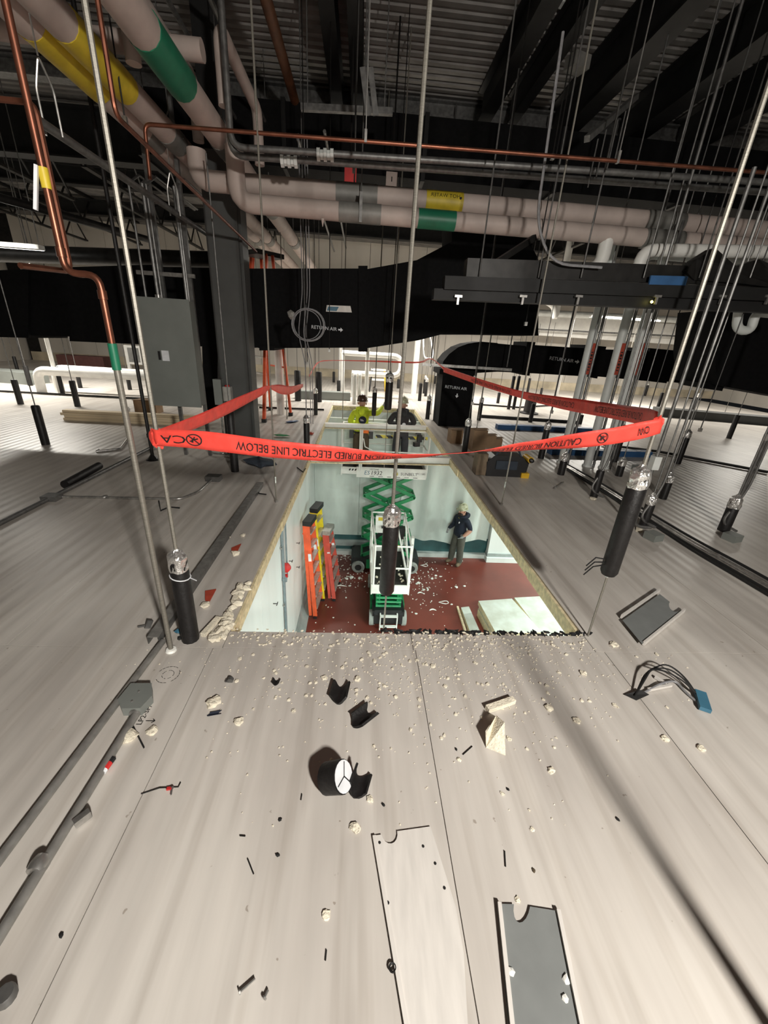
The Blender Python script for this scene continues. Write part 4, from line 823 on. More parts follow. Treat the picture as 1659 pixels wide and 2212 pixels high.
    for s in (-1, 1):
        for z, r in ((rt, 0.02), (rm, 0.018)): tb('guard_rail', [(xe, s * (hw - 0.03), z), (xb, s * hw, z)], r, 'liftwhite')
        for x in (xe, xa + 0.06, 0.05 if s > 0 else xa + 0.1, xb): tb('post', [(x, s * (hw - (0.03 if x == xe else 0)), plat + 0.05), (x, s * (hw - (0.03 if x == xe else 0)), rt)], 0.019, 'liftwhite')
    for x in (xe, xb):
        for z in (rt, rm): tb('guard_rail', [(x, -hw + .02, z), (x, hw - .02, z)], 0.019, 'liftwhite')
    if marks:
        bx('hazard_bar', (0.25, hw + 0.0, rt - 0.30), (1.25, 0.02, 0.07), 'hazard')
        for k, (x, z, d) in enumerate(((0.62, 0.95, (0.12, 0.1, 0.10)), (0.66, 0.80, (0.10, 0.1, 0.16)), (0.60, 0.66, (0.14, 0.1, 0.10)))):
            q = MB(); q.box(T((x, 0.25, plat + z - 0.1)), d, rot + 0.2 * k); q.build('control_box', 'blackp', t)
        tb('rope', [(xa + 0.13, -hw, rm + 0.28), (xa + 0.17, -hw - 0.01, rm + 0.1), (xa + 0.36, -hw - 0.01, rm + 0.01)], 0.012, 'liftwhite')
    return t, T
zp = at(830, 1022, 8.72).z; zplat = zp - RZ
L1 = Vector((0.77, 9.07, RZ))
lift('raised green scissor lift standing sideways with two workers on its platform', L1, 0, zplat, marks=True)
L2 = Vector((0.72, 7.42, RZ))
t2, T2 = lift('lowered scissor lift nearest the camera seen end-on with white guard rails', L2, math.pi / 2, 0.92, ext=0.0)
def part2(nm, m, fn, smooth=False): q = MB(); fn(q); return q.build(nm, m, t2, smooth=smooth)
for s in (-1, 1):
    part2('ladder_rail', 'liftwhite', lambda q: q.tube(rnd([T2((-0.88, s * 0.17, 0.42)), T2((-0.95, s * 0.17, 0.40)), T2((-0.95, s * 0.17, 0.06))], 0.04), 0.013, 7), True)
for z in (0.15, 0.40): part2('ladder_step', 'liftwhite', lambda q: q.box(T2((-0.95, 0, z)), (0.34, 0.06, 0.025)))
part2('control_panel', 'liftwhite', lambda q: q.box(T2((0.78, 0.05, 1.62)), (0.46, 0.06, 0.42)))
part2('decal', 'yellow', lambda q: q.box(T2((0.745, 0.12, 1.76)), (0.2, 0.01, 0.08)))
part2('control_box', 'blackp', lambda q: q.box(T2((0.62, -0.28, 1.5)), (0.2, 0.16, 0.26)))
part2('control_lever', 'blackp', lambda q: q.bar(T2((0.7, 0.12, 1.6)), T2((0.62, 0.12, 1.6)), 0.06, 0.03))
part2('hazard_padding', 'hazard', lambda q: q.tube([T2((0.1, -0.36, 1.42)), T2((0.1, -0.02, 1.42))], 0.03, 8), True)
part2('swing_gate_bar', 'liftwhite', lambda q: q.bar(T2((-0.78, -0.37, 1.0)), T2((0.3, -0.16, 1.85)), 0.03, 0.03))
part2('swing_gate_bar', 'liftwhite', lambda q: q.bar(T2((-0.2, -0.40, 1.1)), T2((0.75, -0.38, 1.9)), 0.03, 0.03))
part2('side_arm', 'liftwhite', lambda q: q.box(T2((0.15, -0.5, 1.5)), (0.06, 0.12, 0.26)))
part2('debris_on_deck', 'crumb', lambda q: [q.blob(T2((random.uniform(-.7, .5), random.uniform(-.3, .3), 0.94)), random.uniform(.012, .035), .3) for _ in range(26)])
# ================================================================== PEOPLE
def skin_mesh(J, Ed, root):
    bm = bmesh.new(); sk = bm.verts.layers.skin.verify(); V = {}
    for k, (p, r) in J.items():
        v = bm.verts.new(p); V[k] = v; v[sk].radius = r if isinstance(r, tuple) else (r, r); v[sk].use_root = (k == root)
    for a, b in Ed: bm.edges.new((V[a], V[b]))
    me = bpy.data.meshes.new('b'); bm.to_mesh(me); bm.free(); o = bpy.data.objects.new('b', me); COL.objects.link(o)
    m1 = o.modifiers.new('s', 'SKIN'); m1.use_smooth_shade = True; m1.branch_smoothing = 0.6; m2 = o.modifiers.new('d', 'SUBSURF'); m2.levels = 2
    dg = bpy.context.evaluated_depsgraph_get(); r = bpy.data.meshes.new_from_object(o.evaluated_get(dg)); bpy.data.objects.remove(o); bpy.data.meshes.remove(me); return r
def segd(p, a, b):
    d = b - a; t = max(0, min(1, (p - a).dot(d) / max(1e-9, d.length_squared))); return (p - a - d * t).length
def hand(J, Ed, pre, wrist, palm_dir, side_dir, curl_dir, mt, edges_m, grip=0.6):
    w_ = Vector(J[wrist][0]); pd = Vector(palm_dir).normalized(); sd = Vector(side_dir).normalized(); cdv = Vector(curl_dir).normalized()
    J[pre + 'palm'] = (tuple(w_ + pd * 0.05), (0.036, 0.022)); Ed.append((wrist, pre + 'palm')); edges_m[(wrist, pre + 'palm')] = mt
    for i, (off, ln) in enumerate(((-0.030, 0.066), (-0.010, 0.076), (0.010, 0.071), (0.029, 0.058))):
        a = w_ + pd * 0.098 + sd * off; b = a + pd * ln * 0.45 * (1 - grip * .4) + cdv * ln * 0.35 * grip; c = b + pd * ln * 0.3 * (1 - grip) + cdv * ln * 0.45 * grip
        for k, (p, r) in enumerate(((a, 0.0095), (b, 0.0088), (c, 0.0075))): J[f'{pre}f{i}{k}'] = (tuple(p), r)
        for e in ((pre + 'palm', f'{pre}f{i}0'), (f'{pre}f{i}0', f'{pre}f{i}1'), (f'{pre}f{i}1', f'{pre}f{i}2')): Ed.append(e); edges_m[e] = mt
    a = w_ + pd * 0.045 - sd * 0.045; b = a + pd * 0.035 - sd * 0.012 + cdv * 0.012; 
    J[pre + 't0'] = (tuple(a), 0.011); J[pre + 't1'] = (tuple(b), 0.009)
    for e in ((pre + 'palm', pre + 't0'), (pre + 't0', pre + 't1')): Ed.append(e); edges_m[e] = mt
def person(label, loc, rot, scale, arms, mats, legs=None, lean=0.0, head_turn=0.0, extra=None, mt_hand='skin', belly=1.0):
    loc = Vector(loc); R3 = Matrix.Rotation(rot, 3, 'Z')
    ly = lambda z: lean * max(0, z - 0.95)
    B = lambda x, y, z: (x, y + ly(z), z)
    J = {'pel': (B(0, 0, 0.96), (0.185, 0.15)), 'bel': (B(0, 0.01, 1.10), (0.205 * belly, 0.165 * belly)), 'che': (B(0, 0.0, 1.28), (0.215, 0.165)), 'uch': (B(0, -0.01, 1.41), (0.155, 0.12)), 'nek': (B(0, 0.01, 1.50), 0.058), 'hea': (B(0, 0.035, 1.60), (0.092, 0.108)), 'top': (B(0, 0.03, 1.70), (0.086, 0.098))}
    Ed = [('pel', 'bel'), ('bel', 'che'), ('che', 'uch'), ('uch', 'nek'), ('nek', 'hea'), ('hea', 'top')]; em = {('pel', 'bel'): 'top', ('bel', 'che'): 'top', ('che', 'uch'): 'top', ('uch', 'nek'): 'top', ('nek', 'hea'): 'skin', ('hea', 'top'): 'skin'}
    legs = legs or {}
    for s, k in ((-1, 'l'), (1, 'r')):
        kn, an, td = legs.get(k, ((s * 0.115, 0.02, 0.50), (s * 0.12, 0.0, 0.10), (0.03 * s, 0.15)))
        J['hip' + k] = ((s * 0.095, 0, 0.90), 0.128); J['kne' + k] = (kn, 0.100); J['shi' + k] = (tuple((Vector(kn) * 0.5 + Vector(an) * 0.5)), 0.098); J['ank' + k] = (an, 0.086); J['foo' + k] = ((an[0] + td[0] * .3, an[1] + td[1] * .35, 0.055), (0.068, 0.058)); J['toe' + k] = ((an[0] + td[0], an[1] + td[1], 0.045), (0.06, 0.045))
        for e, m in ((('pel', 'hip' + k), 'leg'), (('hip' + k, 'kne' + k), 'leg'), (('kne' + k, 'shi' + k), 'leg'), (('shi' + k, 'ank' + k), 'leg'), (('ank' + k, 'foo' + k), 'boot'), (('foo' + k, 'toe' + k), 'boot')): Ed.append(e); em[e] = m
        sh, el, wr, pd, sd, cv = arms[k]
        J['sho' + k] = (B(*sh), 0.094); J['elb' + k] = (B(*el), 0.076); J['wri' + k] = (B(*wr), 0.048)
        for e, m in ((('uch', 'sho' + k), 'top'), (('sho' + k, 'elb' + k), 'top'), (('elb' + k, 'wri' + k), arms.get('fore' + k, 'top'))): Ed.append(e); em[e] = m
        hand(J, Ed, 'h' + k, 'wri' + k, pd, sd, cv, 'hand', em)
    me = skin_mesh(J, Ed, 'pel'); ES = [(Vector(J[a][0]), Vector(J[b][0]), em[(a, b)]) for a, b in Ed]; order = ['top', 'leg', 'boot', 'skin', 'hand']
    for k in order: me.materials.append(M[mats.get(k, mt_hand)])
    for p in me.polygons:
        c = p.center; z = c.z; be = min(ES, key=lambda e: segd(c, e[0], e[1])); best = be[2]
        if best in ('skin', 'hand') and z < 1.42 and segd(c, be[0], be[1]) > 0.075: best = 'top'
        if best == 'skin' and z < 1.42 and (c - be[0]).length < 0.05: best = 'top'
        if best == 'leg' and z > 0.90: best = 'top'
        if best == 'top' and z < 0.86 and abs(c.x) < 0.22: best = 'leg'
        p.material_index = order.index(best); p.use_smooth = True
    me.transform(Matrix.Scale(scale, 4)); me.transform(R3.to_4x4()); me.update()
    t = thing('person', label, 'person', loc); o = bpy.data.objects.new('body', me); COL.objects.link(o); o.parent = t; WPOS[o.name] = loc
    T = lambda p: loc + R3 @ (Vector(p) * scale)
    return t, T, J
def hat(t, T, J, m, brim=True, scale=1.0):
    hx, hy, hz = J['top'][0]; hz += 0.04; q = MB(); n = 20; vs = []; fs = []; prof = [(-0.05, 0.122, 0.138), (-0.02, 0.121, 0.136), (0.03, 0.115, 0.128), (0.07, 0.085, 0.095), (0.09, 0.045, 0.05), (0.096, 0.005, 0.006)]
    for z, rx, ry in prof: vs += [T((hx + rx * math.cos(k * 6.2832 / n), hy + ry * math.sin(k * 6.2832 / n) + (0.0), hz + z)) for k in range(n)]
    for i in range(len(prof) - 1):
        for k in range(n): fs.append((i * n + k, i * n + (k + 1) % n, (i + 1) * n + (k + 1) % n, (i + 1) * n + k))
    q.add(vs, fs); h = q.build('hard_hat', m, t, smooth=True)
    q = MB(); vs = []; fs = []
    for k in range(n):
        a = k * 6.2832 / n; ex = 0.012 + 0.042 * max(0, math.sin(a)) ** 2
        for r, z in ((0, -0.045), (ex, -0.062), (ex, -0.068), (0, -0.058)): vs.append(T((hx + (0.128 + r) * math.cos(a), hy + (0.142 + r) * math.sin(a), hz + z)))
    for k in range(n):
        b = 4 * k; d = 4 * ((k + 1) % n)
        for j in range(4): fs.append((b + j, d + j, d + (j + 1) % 4, b + (j + 1) % 4))
    q.add(vs, fs); q.build('brim', m, h, smooth=True)
    q = MB(); q.tube([T((hx, hy - 0.13, hz - 0.01)), T((hx, hy - 0.07, hz + 0.08)), T((hx, hy, hz + 0.1)), T((hx, hy + 0.07, hz + 0.08)), T((hx, hy + 0.13, hz - 0.01))], 0.012, 6); q.build('ridge', m, h, smooth=True)
    return h
def face(t, T, J, beard=False):
    hx, hy, hz = J['hea'][0]; q = MB(); q.blob(T((hx, hy + 0.112, hz + 0.01)), (0.017, 0.017, 0.024), 0.05, sub=2)
    q.build('nose', 'skin', t, smooth=True)
    for s in (-1, 1):
        q = MB(); q.blob(T((hx + s * 0.096, hy - 0.01, hz + 0.01)), (0.014, 0.02, 0.03), 0.05, sub=2); q.build('ear', 'skin', t, smooth=True)
        q = MB(); q.blob(T((hx + s * 0.034, hy + 0.098, hz + 0.038)), (0.014, 0.009, 0.009), 0.0, sub=2); q.build('eye', 'hair', t, smooth=True)
    q = MB(); q.blob(T((hx, hy + 0.102, hz - 0.045)), (0.026, 0.009, 0.007), 0.0, sub=2); q.build('mouth', 'redtag', t, smooth=True)
    if beard:
        q = MB(); q.blob(T((hx, hy + 0.06, hz - 0.07)), (0.072, 0.06, 0.05), 0.06, sub=2); q.build('beard', 'hair', t, smooth=True)
def hood(t, T, J, m):
    nx, ny, nz = J['nek'][0]; q = MB(); vs = []; P = [T((nx + 0.115 * math.cos(a), ny - 0.02 + 0.11 * math.sin(a), nz - 0.01 + 0.03 * -math.sin(a))) for a in [k * 6.2832 / 18 for k in range(19)]]
    q.tube(P, 0.042, 8, caps=False); q.build('hood', m, t, smooth=True)
    q = MB(); q.blob(T((nx, ny - 0.14, nz - 0.05)), (0.12, 0.06, 0.10), 0.03, sub=2); q.build('hood_back', m, t, smooth=True)
YM = 9.08; dk = zp + 0.015
m1 = at(778, 1003, YM)
pt_, T_, J_ = person('worker in hi-vis yellow hoodie and brown trousers on the raised lift', (m1.x, YM, dk), 0.0, 0.90,
  {'l': ((-0.19, 0, 1.40), (-0.30, 0.06, 1.14), (-0.18, 0.30, 1.10), (0.3, 1, 0.1), (0, 0, -1), (1, 0, 0)), 'r': ((0.19, 0, 1.41), (0.40, 0.12, 1.38), (0.52, 0.30, 1.52), (0.4, 0.7, 0.6), (0, 0, 1), (-0.5, 0.6, 0))},
  dict(top='hivis', leg='brownp', boot='boot', skin='skin', hand='glove'), lean=0.06, belly=1.06)
hat(pt_, T_, J_, 'hatbrown'); face(pt_, T_, J_); hood(pt_, T_, J_, 'hivis')
q = MB(); q.lathe(T_((0.02, -0.182, 1.25)), [(0, 0.085), (0.006, 0.085)], 22, (0, -1, 0)); lg = q.build('back_emblem', 'navy', pt_)
q = MB()
for k in range(3): q.blob(T_((-0.03 + 0.032 * k, -0.196, 1.255 - 0.008 * k)), (0.014, 0.003, 0.03 - 0.004 * k), 0.1)
q.build('emblem_print', 'whiteink', lg)
q = MB(); q.tube([T_((0.20 * math.cos(a), 0.17 * math.sin(a), 0.93)) for a in [k * 6.2832 / 18 for k in range(19)]], 0.022, 8, caps=False); bl = q.build('tool_belt', 'blackp', pt_)
for s in (-1, 1): q = MB(); q.box(T_((s * 0.25, 0.02, 0.86)), (0.09, 0.15, 0.17)); q.build('pouch', 'blackp', bl)
q = MB(); q.box(T_((0.11, -0.175, 0.97)), (0.13, 0.02, 0.075)); q.build('shirt_tail', 'orangecloth', pt_)
m2 = at(862, 1003, YM + 0.02)
pt_, T_, J_ = person('worker in charcoal hoodie and dark trousers on the raised lift, back turned', (m2.x, YM + 0.04, dk), 0.0, 0.90,
  {'l': ((-0.20, 0, 1.40), (-0.33, 0.05, 1.17), (-0.16, 0.26, 1.12), (0.5, 1, 0), (0, 0, -1), (1, 0.2, 0)), 'r': ((0.20, 0, 1.40), (0.33, 0.05, 1.17), (0.16, 0.26, 1.12), (-0.5, 1, 0), (0, 0, 1), (-1, 0.2, 0))},
  dict(top='charcoal', leg='darkp', boot='boot', skin='skin', hand='glove'), lean=0.08)
hat(pt_, T_, J_, 'hatcamo'); face(pt_, T_, J_); hood(pt_, T_, J_, 'charcoal')
q = MB(); q.lathe(T_((0.03, -0.17, 1.18)), [(0, 0.04), (0.006, 0.04)], 18, (0, -1, 0)); q.build('back_emblem', 'whiteink', pt_)
g3 = gz(984, 1217, RZ)
pt_, T_, J_ = person('bearded worker in navy hoodie and camouflage hard hat standing on the red floor', (g3.x, g3.y, RZ), math.radians(120), 0.965,
  {'l': ((-0.19, 0, 1.40), (-0.27, -0.10, 1.13), (-0.24, 0.11, 0.98), (0.3, 0.7, -0.4), (0, 1, 0), (1, 0.3, 0)), 'r': ((0.19, 0, 1.40), (0.28, -0.02, 1.13), (0.24, 0.22, 1.04), (-0.3, 0.6, -0.6), (0, 1, 0), (-1, 0.3, 0)), 'forel': 'skin'},
  dict(top='navy', leg='olive', boot='boot', skin='skin', hand='glove'), legs={'l': ((-0.12, 0.03, 0.50), (-0.13, 0.00, 0.10), (-0.05, 0.15)), 'r': ((0.12, 0.06, 0.51), (0.13, 0.09, 0.10), (0.05, 0.15))}, belly=1.08)
hat(pt_, T_, J_, 'hatcamo'); face(pt_, T_, J_, True); hood(pt_, T_, J_, 'navy')
q = MB(); q.blob(T_((-0.07, 0.165, 1.33)), (0.022, 0.01, 0.03), 0.05); q.build('chest_emblem', 'whiteink', pt_)
q = MB(); q.blob(T_((0, 0.105, 1.46)), (0.04, 0.03, 0.05), 0.05); q.build('collar_shirt', 'yellow', pt_)
# ================================================================== LADDERS IN THE ROOM
def stepladder(label, footA, footB, topA, topB, m, steps, cap='blackp', depth=0.10, tread='alu', group='step ladders in the lower room'):
    """closed step ladder: two front rails A/B (foot -> top), back frame close behind"""
    fa, fb, ta, tb_ = map(Vector, (footA, footB, topA, topB)); t = thing('step_ladder', label, 'ladder', (fa + fb) / 2, group)
    nrm = (fb - fa).cross(ta - fa).normalized()
    if nrm.x > 0: nrm = -nrm
    for f, p in ((fa, ta), (fb, tb_)):
        q = MB(); q.bar(f + Vector((0, 0, 0.04)), p, 0.035, 0.085, up=nrm); r = q.build('front_rail', m, t)
        q = MB(); q.box(f + Vector((0, 0, 0.025)), (0.07, 0.09, 0.05)); q.build('foot', 'blackp', r)
        q = MB(); q.bar(f + nrm * depth + Vector((0, 0, 0.06)), p + nrm * depth * 0.6, 0.03, 0.06, up=nrm); q.build('back_rail', m, t)
        q = MB(); c = f.lerp(p, 0.62); q.bar(c - nrm * 0.0, c + (p - f).normalized() * 0.16, 0.04, 0.062, up=nrm); q.build('sticker', 'whiteink', r)
    for k in range(steps):
        s = (k + 0.8) / (steps + 0.6); a = fa.lerp(ta, s); b = fb.lerp(tb_, s); q = MB(); q.bar(a - nrm * 0.02, b - nrm * 0.02, 0.09, 0.03, up=(0, 0, 1)); q.build('tread', tread, t)
        if k % 2 == 0: q = MB(); q.bar(a + nrm * depth, b + nrm * depth, 0.03, 0.02); q.build('back_brace', m, t)
    q = MB(); c = (ta + tb_) / 2; d = (tb_ - ta); q.bar(ta - d.normalized() * 0.03, tb_ + d.normalized() * 0.03, 0.17, 0.10); q.build('top_cap', cap, t)
def onx(x, y, X): d = ray(x, y); tt = X / d[0]; return Vector(CAM + tt * d)
o1 = gz(681, 1334, RZ); z_top = at(650, 1128, o1.y + 0.25).z
stepladder('tall orange step ladder leaning folded by the white wall', (o1.x, o1.y, RZ), (o1.x + 0.06, o1.y + 0.62, RZ), (RX0 + 0.14, o1.y + 0.20, z_top), (RX0 + 0.2, o1.y + 0.52, z_top), 'orange', 7)
o2 = gz(697, 1302, RZ); z2 = at(662, 1105, o2.y + 0.25).z
stepladder('yellow step ladder leaning between the orange and red ones', (o2.x - 0.0, o2.y + 0.1, RZ), (o2.x + 0.04, o2.y + 0.72, RZ), (RX0 + 0.20, o2.y + 0.32, z2), (RX0 + 0.28, o2.y + 0.68, z2), 'yelladder', 6)
o3 = gz(713, 1302, RZ); z3 = at(684, 1148, o3.y + 0.5).z
stepladder('short red step ladder with grey top next to the yellow one', (o3.x + 0.08, o3.y + 0.1, RZ), (o3.x + 0.16, o3.y + 0.78, RZ), (o3.x - 0.12, o3.y + 0.45, z3), (o3.x - 0.06, o3.y + 0.8, z3), 'redladder', 5, cap='alu')
# ================================================================== REMOVED PANELS STACKED IN THE ROOM
def board(poly, z, th, label, group='removed panels stacked on the red floor'):
    P = [gz(x, y, z) for x, y in poly]; t = thing('removed_panel', label, 'panel', sum(P, Vector()) / 4 - Vector((0, 0, th)), group)
    q = MB(); q.prism([p - Vector((0, 0, 0.006)) for p in P], (0, 0, -th + 0.012)); q.build('foam_core', 'foam', t)
    q = MB(); q.prism(P, (0, 0, -0.006)); q.build('top_skin', 'boardw', t); q = MB(); q.prism([p - Vector((0, 0, th)) for p in P], (0, 0, 0.006)); q.build('bottom_skin', 'boardw', t)
A_ = [(1034, 1298), (1106, 1293), (1172, 1366), (1072, 1368)]; B_ = [(1107, 1291), (1205, 1286), (1268, 1372), (1172, 1376)]
TB = 0.10
names = ['bottom', 'second', 'third', 'top']
for k in range(4):
    j = random.uniform(-3, 3); z = RZ + TB * (k + 1) + 0.001; zt_ = RZ + 0.40
    P = [gz(x + j, y, zt_) for x, y in A_]
    board([(x + j + (2 if k % 2 else -2), y) for x, y in A_], zt_, TB, 'topmost of the left stack of removed white panels') if k == 3 else None
    if k < 3:
        dz = zt_ - z; t = thing('removed_panel', f'{names[k]} panel of the left stack of removed white panels', 'panel', sum(P, Vector()) / 4 - Vector((0, 0, dz + TB)), 'removed panels stacked on the red floor')
        PP = [p - Vector((0, 0, dz)) for p in P]; q = MB(); q.prism([p - Vector((0, 0, 0.006)) for p in PP], (0, 0, -TB + 0.012)); q.build('foam_core', 'foam', t); q = MB(); q.prism(PP, (0, 0, -0.006)); q.build('top_skin', 'boardw', t)
for k in range(3):
    z = RZ + TB * (k + 1) + 0.001; zt_ = RZ + 0.30; P = [gz(x + 2 * k, y, zt_) for x, y in B_]; PP = [p - Vector((0, 0, zt_ - z)) for p in P]
    t = thing('removed_panel', f'{["bottom", "middle", "topmost"][k]} panel of the right stack of removed white panels', 'panel', sum(PP, Vector()) / 4 - Vector((0, 0, TB)), 'removed panels stacked on the red floor')
    q = MB(); q.prism([p - Vector((0, 0, 0.006)) for p in PP], (0, 0, -TB + 0.012)); q.build('foam_core', 'foam', t); q = MB(); q.prism(PP, (0, 0, -0.006)); q.build('top_skin', 'boardw', t)
board([(996, 1312), (1013, 1310), (1043, 1378), (1023, 1385)], RZ + 0.11, 0.105, 'narrow white panel strip lying left of the panel stacks')
q = MB(); q.bar(gz(988, 1311, RZ + 0.03), gz(1013, 1388, RZ + 0.03), 0.045, 0.05); tag(q.build('wood_strip', 'lumber'), 'thin pale wooden strip lying left of the panel stacks', 'wood strip')
# fittings on the white wall of the room
t = thing('wall_conduit', 'blue-grey conduit running up the white wall of the lower room', 'conduit', (RX0 + 0.03, 5.2, RZ)); pw = onx(617, 1330, RX0 + 0.03)
q = MB(); q.tube([(RX0 + 0.03, pw.y, RZ + 0.05), (RX0 + 0.03, pw.y, -0.16)], 0.022, 8); q.build('tube', 'bluegrey', t, smooth=True)
q = MB(); q.tube([(RX0 + 0.03, pw.y + 0.28, -1.9), (RX0 + 0.03, pw.y + 0.28, -0.16)], 0.014, 8); q.build('tube', 'bluegrey', t, smooth=True)
for z in (-3.0, -2.2, -1.2, -0.7): q = MB(); q.box((RX0 + 0.02, pw.y, z), (0.03, 0.14, 0.02)); q.build('clamp', 'galv', t)
vp = onx(612, 1265, RX0 + 0.05); q = MB(); q.blob((RX0 + 0.04, pw.y, vp.z), (0.04, 0.05, 0.06), 0.05); q.build('junction', 'bluegrey', t)
vp = onx(618, 1248, RX0 + 0.08); t = thing('red_connector', 'red round connector on the white wall conduit', 'connector', vp); q = MB(); q.lathe(Vector((RX0 + 0.005, pw.y + 0.2, vp.z)), [(0, 0.075), (0.05, 0.08), (0.08, 0.05), (0.10, 0.02)], 14, (1, 0, 0)); q.build('cap', 'valve', t, smooth=True); q = MB(); q.box((RX0 + 0.03, pw.y + 0.16, vp.z - 0.13), (0.05, 0.06, 0.05)); q.build('tab', 'valve', t)
for k, (px, py) in enumerate(((640, 1173), (640, 1225), (590, 1304), (624, 1212))):
    p = onx(px, py, RX0 + 0.0); q = MB(); q.tube([p, p + Vector((0.06, 0, 0))], 0.006, 6); q.tube([p + Vector((0.055, -0.04, 0)), p + Vector((0.055, 0.04, 0))], 0.006, 6); tag(q.build('wall_hook', 'darkgrey'), ['dark wall hook highest beside the ladders', 'dark wall hook beside the middle of the orange ladder', 'lowest dark wall hook left of the red connector', 'dark wall hook just above the red connector'][k], 'hook', 'hooks on the white wall')
# crumbs on the red floor
q = MB()
for k in range(380):
    u = random.random()
    if u < .35: x, y = random.gauss(905, 28), random.gauss(1250, 22)
    elif u < .6: x, y = random.gauss(755, 30), random.gauss(1235, 20)
    elif u < .75: x, y = random.uniform(705, 770), random.uniform(1198, 1212)
    else: x, y = random.uniform(670, 1010), random.uniform(1205, 1385)
    p = gz(x, y, RZ)
    if p.y > 9.6 or p.x < RX0 + 0.2: continue
    s = random.uniform(0.008, 0.022) * (1.9 if random.random() < .12 else 1); q.blob(p + Vector((0, 0, s * .3)), (s, s * random.uniform(.5, 1.3), s * .5), 0.3)
tag(q.build('foam_litter', 'chalk'), 'fine white foam crumbs littering the red floor', 'litter', kind='stuff')
for k, (x, y, s) in enumerate(((760, 1248, .055), (776, 1250, .04), (748, 1251, .045), (756, 1266, .035), (985, 1269, .04), (900, 1262, .035), (915, 1275, .035))):
    p = gz(x, y, RZ); q = MB(); q.blob(p + Vector((0, 0, s * .4)), (s * 1.2, s, s * .5), 0.3); tag(q.build('foam_chunk', 'chalk'), ['largest white foam chunk left of the nearer lift', 'white foam chunk just behind the largest one by the lift', 'flat white foam chunk left of the largest one', 'white foam chunk nearer the camera left of the lift', 'lone white foam chunk on the open red floor before the panels', 'upper white foam chunk right of the nearer lift', 'lower white foam chunk right of the nearer lift'][k], 'foam chunk', 'foam chunks on the red floor')
for k, (x, y, r, lab) in enumerate(((916, 1222, .07, 'white looped strap on the red floor near the standing man'), (958, 1302, .08, 'white looped strap on the red floor left of the panels'))):
    p = gz(x, y, RZ); q = MB(); q.tube([p + Vector((r * math.cos(a) * 1.4, r * .6 * math.sin(a), 0.01 + 0.015 * math.sin(2 * a))) for a in [j * 6.2832 / 16 for j in range(17)]], 0.009, 5); tag(q.build('strap', 'chalk'), lab, 'strap')
for k, (x, y, r) in enumerate(((735, 1268, .16), (935, 1320, .08), (908, 1283, .07))):
    p = gz(x, y, RZ); q = MB(); q.tube([p + Vector((r * (j / 6 - .5) * 2, 0.05 * math.sin(j * .5), 0.012)) for j in range(7)], [.004, .014, .018, .018, .016, .012, .004], 5); tag(q.build('foam_sliver', 'chalk'), ['long white foam sliver on the red floor right of the ladders', 'short white sliver on the red floor nearest the panels', 'short white sliver on the red floor right of the nearer lift'][k], 'foam sliver')
p = gz(922, 1367, RZ); q = MB(); q.blob(p + Vector((0, 0, .02)), (.09, .07, .02), .3); tag(q.build('crumpled_wrapper', 'foil'), 'crumpled clear wrapper on the red floor at the near edge', 'wrapper')
# ================================================================== NEAR FLOOR: conduits, sheets, debris
def seg_on_floor(pts, r, z=None): return [gz(x, y, r if z is None else z) for x, y in pts]
def floor_conduit(label, pts, r, couplers=(), m='galvdull'):
    P = seg_on_floor(pts, r); t = thing('floor_conduit', label, 'conduit', P[0], 'conduits lying on the near floor'); q = MB(); q.tube(rnd(P, 0.06), r, 10); q.build('tube', m, t, smooth=True)
    for (x, y) in couplers:
        c = gz(x, y, r); d = (P[-1] - P[0]).normalized(); q = MB(); q.lathe(c - d * 0.022, [(0, r * 1.55), (0.014, r * 1.75), (0.03, r * 1.75), (0.044, r * 1.45)], 10, d); q.build('coupling', 'galv', t, smooth=True)
    return t
def straight(x0, y0, x1, y1): return [(x0, y0), (x1, y1)]
fc = floor_conduit('upper of the two long conduits on the left floor', [(-60, 1935), (352, 1385)], 0.0165, m='emt')
fc2 = floor_conduit('lower conduit on the left floor ending in the grey junction box', [(-40, 2085), (302, 1530)], 0.0165, [(85, 1868)], m='emt')
# strap on it
c = gz(165, 1768, 0.02); q = MB(); q.box(c + Vector((0.02, 0, 0.0)), (0.05, 0.022, 0.03), 0.9); q.build('strap', 'galv', fc2)
# junction box
jb = gz(291, 1507, 0.0); t = thing('junction_box', 'grey cut-corner junction box on the left floor', 'junction box', jb); P = [gz(x, y, 0.045) for x, y in ((283, 1477), (327, 1477), (328, 1503), (303, 1530), (263, 1531), (255, 1511))]
q = MB(); q.prism(P, (0, 0, -0.045)); q.build('body', 'grey', t); q = MB(); q.prism([p + Vector((0, 0, 0.003)) + (p - jb) * 0.02 for p in P], (0, 0, -0.003)); cv = q.build('cover', 'grey', t)
for x, y in ((300, 1494), (285, 1515)): q = MB(); q.lathe(gz(x, y, 0.048), [(0, 0.006), (0.004, 0.005)], 8); q.build('screw', 'galv', cv)
c = gz(298, 1527, 0.018); q = MB(); q.lathe(c, [(0, 0.026), (0.04, 0.022)], 10, gz(285, 1552, 0.018) - c); q.build('connector', 'galv', t, smooth=True)
# steel stud channel on the left
a = gz(333, 1391, 0.0); b_ = gz(563, 1050, 0.0); t = thing('steel_stud', 'dark steel stud channel lying along the left side of the opening', 'channel', a)
d = (b_ - a).normalized(); sd = Vector((d.y, -d.x, 0))
q = MB(); q.bar(a + Vector((0, 0, 0.048)), b_ + Vector((0, 0, 0.048)), 0.062, 0.004); q.build('web', 'emt', t)
for s in (-1, 1): q = MB(); q.bar(a + sd * 0.03 * s + Vector((0, 0, 0.024)), b_ + sd * 0.03 * s + Vector((0, 0, 0.024)), 0.004, 0.048); q.build('flange', 'galvdull', t)
